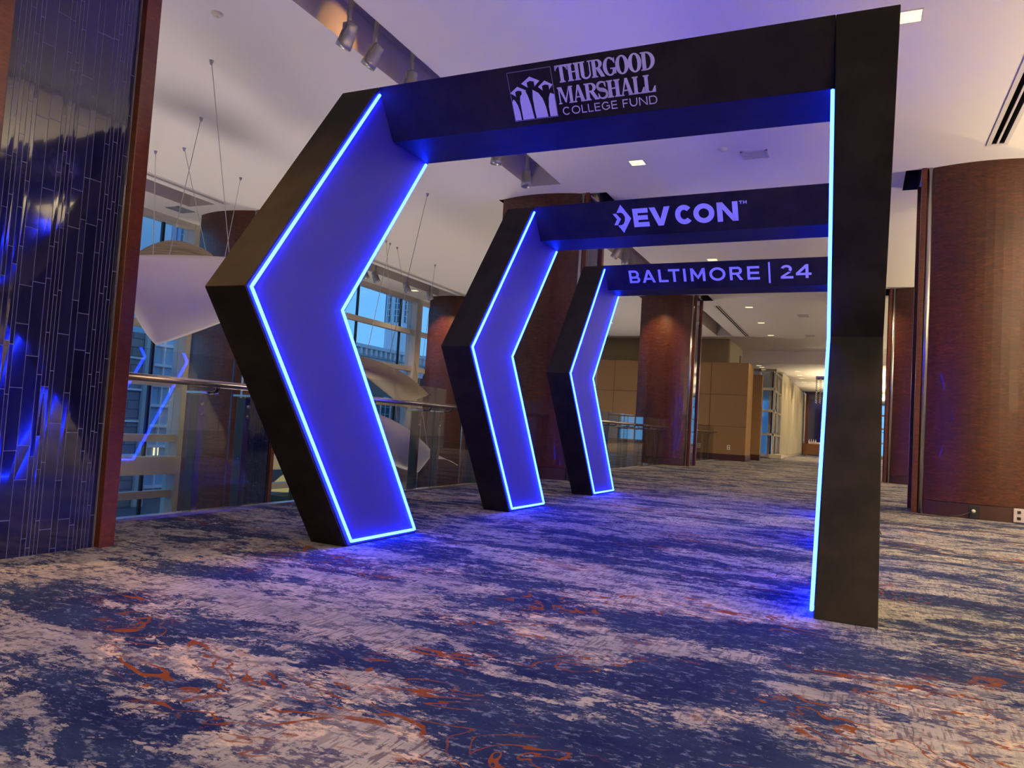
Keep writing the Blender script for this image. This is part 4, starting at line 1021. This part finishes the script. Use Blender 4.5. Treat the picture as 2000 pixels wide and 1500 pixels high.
ct = thing('church_tower', 'pale square tower with tall arched windows seen through the upper left window', 'tower', (0, 0, 0))
yw0, yw1 = pL[1], pL[1]+5.2
MB().box(-46, -40, yw0, yw1, -4.5, 19).build('wall', STONE, ct)
g = MB()
for yy in (yw0, yw0+.38, yw1-.9, yw1-.4): g.box(-40, -39.8, yy, yy+.26, -4.5, 17)
g.box(-40, -39.6, yw0-.2, yw1+.2, 16.4, 16.8).box(-40, -39.75, yw0-.1, yw1+.1, pL[2]+3.0, pL[2]+3.2)
g.build('pilasters', PALEB, ct)
win_grid(ct, -39.98, [yw0+1.05, yw0+2.75, yw0+4.0], [pL[2]-3.4], .72, 4.2, True, PALEB)
bD = thing('brick_building', 'brick building with a white bracketed cornice seen through the right windows', 'building', (0, 0, 0))
MB().box(-46, -30, 40.3, 49.3, -4.5, 5.2).build('wall', REDBRICK, bD)
g = MB().box(-46, -29.8, 40.1, 49.5, 4.2, 4.45).box(-46, -29.3, 39.6, 50.0, 5.75, 6.0).box(-46, -29.6, 39.9, 49.7, 5.2, 5.75).box(-46, -29.75, 40.0, 49.55, 4.45, 5.2)
g.build('cornice', STONE, bD)
for y in np.arange(40.1, 49.6, .62): MB().box(-29.75, -29.35, y, y+.26, 5.3, 5.74).build('bracket', STONE, bD)
MB().prism([(-29.6, 39.9, 6.0), (-46, 39.9, 6.0), (-38, 42, 7.4)], [(-29.6, 49.7, 6.0), (-46, 49.7, 6.0), (-38, 47.5, 7.4)]).build('roof', DARKROOF, bD)
win_grid(bD, -29.98, [41.9, 44.6, 47.5], [-.6], 1.2, 2.2, True)
win_grid(bD, -29.98, [41.9, 44.6, 47.5], [-4.0], 1.2, 1.8, False)
bE = thing('brick_building', 'second brick building with cornice, right of the window post', 'building', (0, 0, 0))
MB().box(-46, -29.5, 50.6, 59, -4.5, 4.9).build('wall', REDBRICK, bE)
MB().box(-46, -29.2, 50.4, 59, 4.9, 5.9).box(-46, -28.8, 50.3, 59, 5.9, 6.2).build('cornice', STONE, bE)
win_grid(bE, -29.48, [51.6, 54.4, 57.4], [1.0, -2.6], 1.2, 1.9, False)
p = atX(784, 605, -38)
tower('domed_cupola', 'pale drum tower with tall barred windows above the brick building', p[0], p[1], 1.5, 6.2, p[2]+5.5, 10, atX(784, 640, -38)[2]-6.2+.3, 3.6, .42, False)
bF = thing('lit_building', 'dark blue building with glowing signs seen through the far narrow window', 'building', (0, 0, 0))
MB().box(-16, -1.0, 70, 72, -4.5, 9).build('wall', CURTW, bF); MB().box(-30, -14, 60, 62, -4.5, 12).build('wing', DARKROOF, bF)
for a_ in ((-6.2, -5.0, 1.0, 2.2), (-5.2, -4.9, 3, 7), (-6.9, -6.2, 5, 6.6), (-4.2, -3.8, -1, 1.6)): MB().box(a_[0], a_[1], 69.8, 69.95, a_[2], a_[3]).build('lit_sign', BLUELIT, bF)
MB().box(-6.6, -5.6, 69.8, 69.95, 3.2, 4.3).build('red_sign', REDSIGN, bF)
# patio parasol and hedge
pp_ = atX(553, 944, -26)
o = thing('patio_parasol', 'glowing yellow parasol outdoors seen low beside the nearest arch leg', 'parasol', (-26, 29.3, -4.5))
MB().lathe([(0, 1.75), (.15, 1.66), (.95, .86), (.93, .84), (0, .9)], 8).build('canopy', YELLOW, o)
MB().tube([(0, 0, 0), (0, 0, 1.7)], .03, 8).build('pole', STEEL, o)
tag(MB().box(-25.9, -25.0, 28.2, 31.5, -4.3, -3.82).build('hedge', HEDGE), 'clipped green hedge under the yellow parasol outside', 'hedge')
bpy.data.objects['hedge'].location = (0, 0, 0)
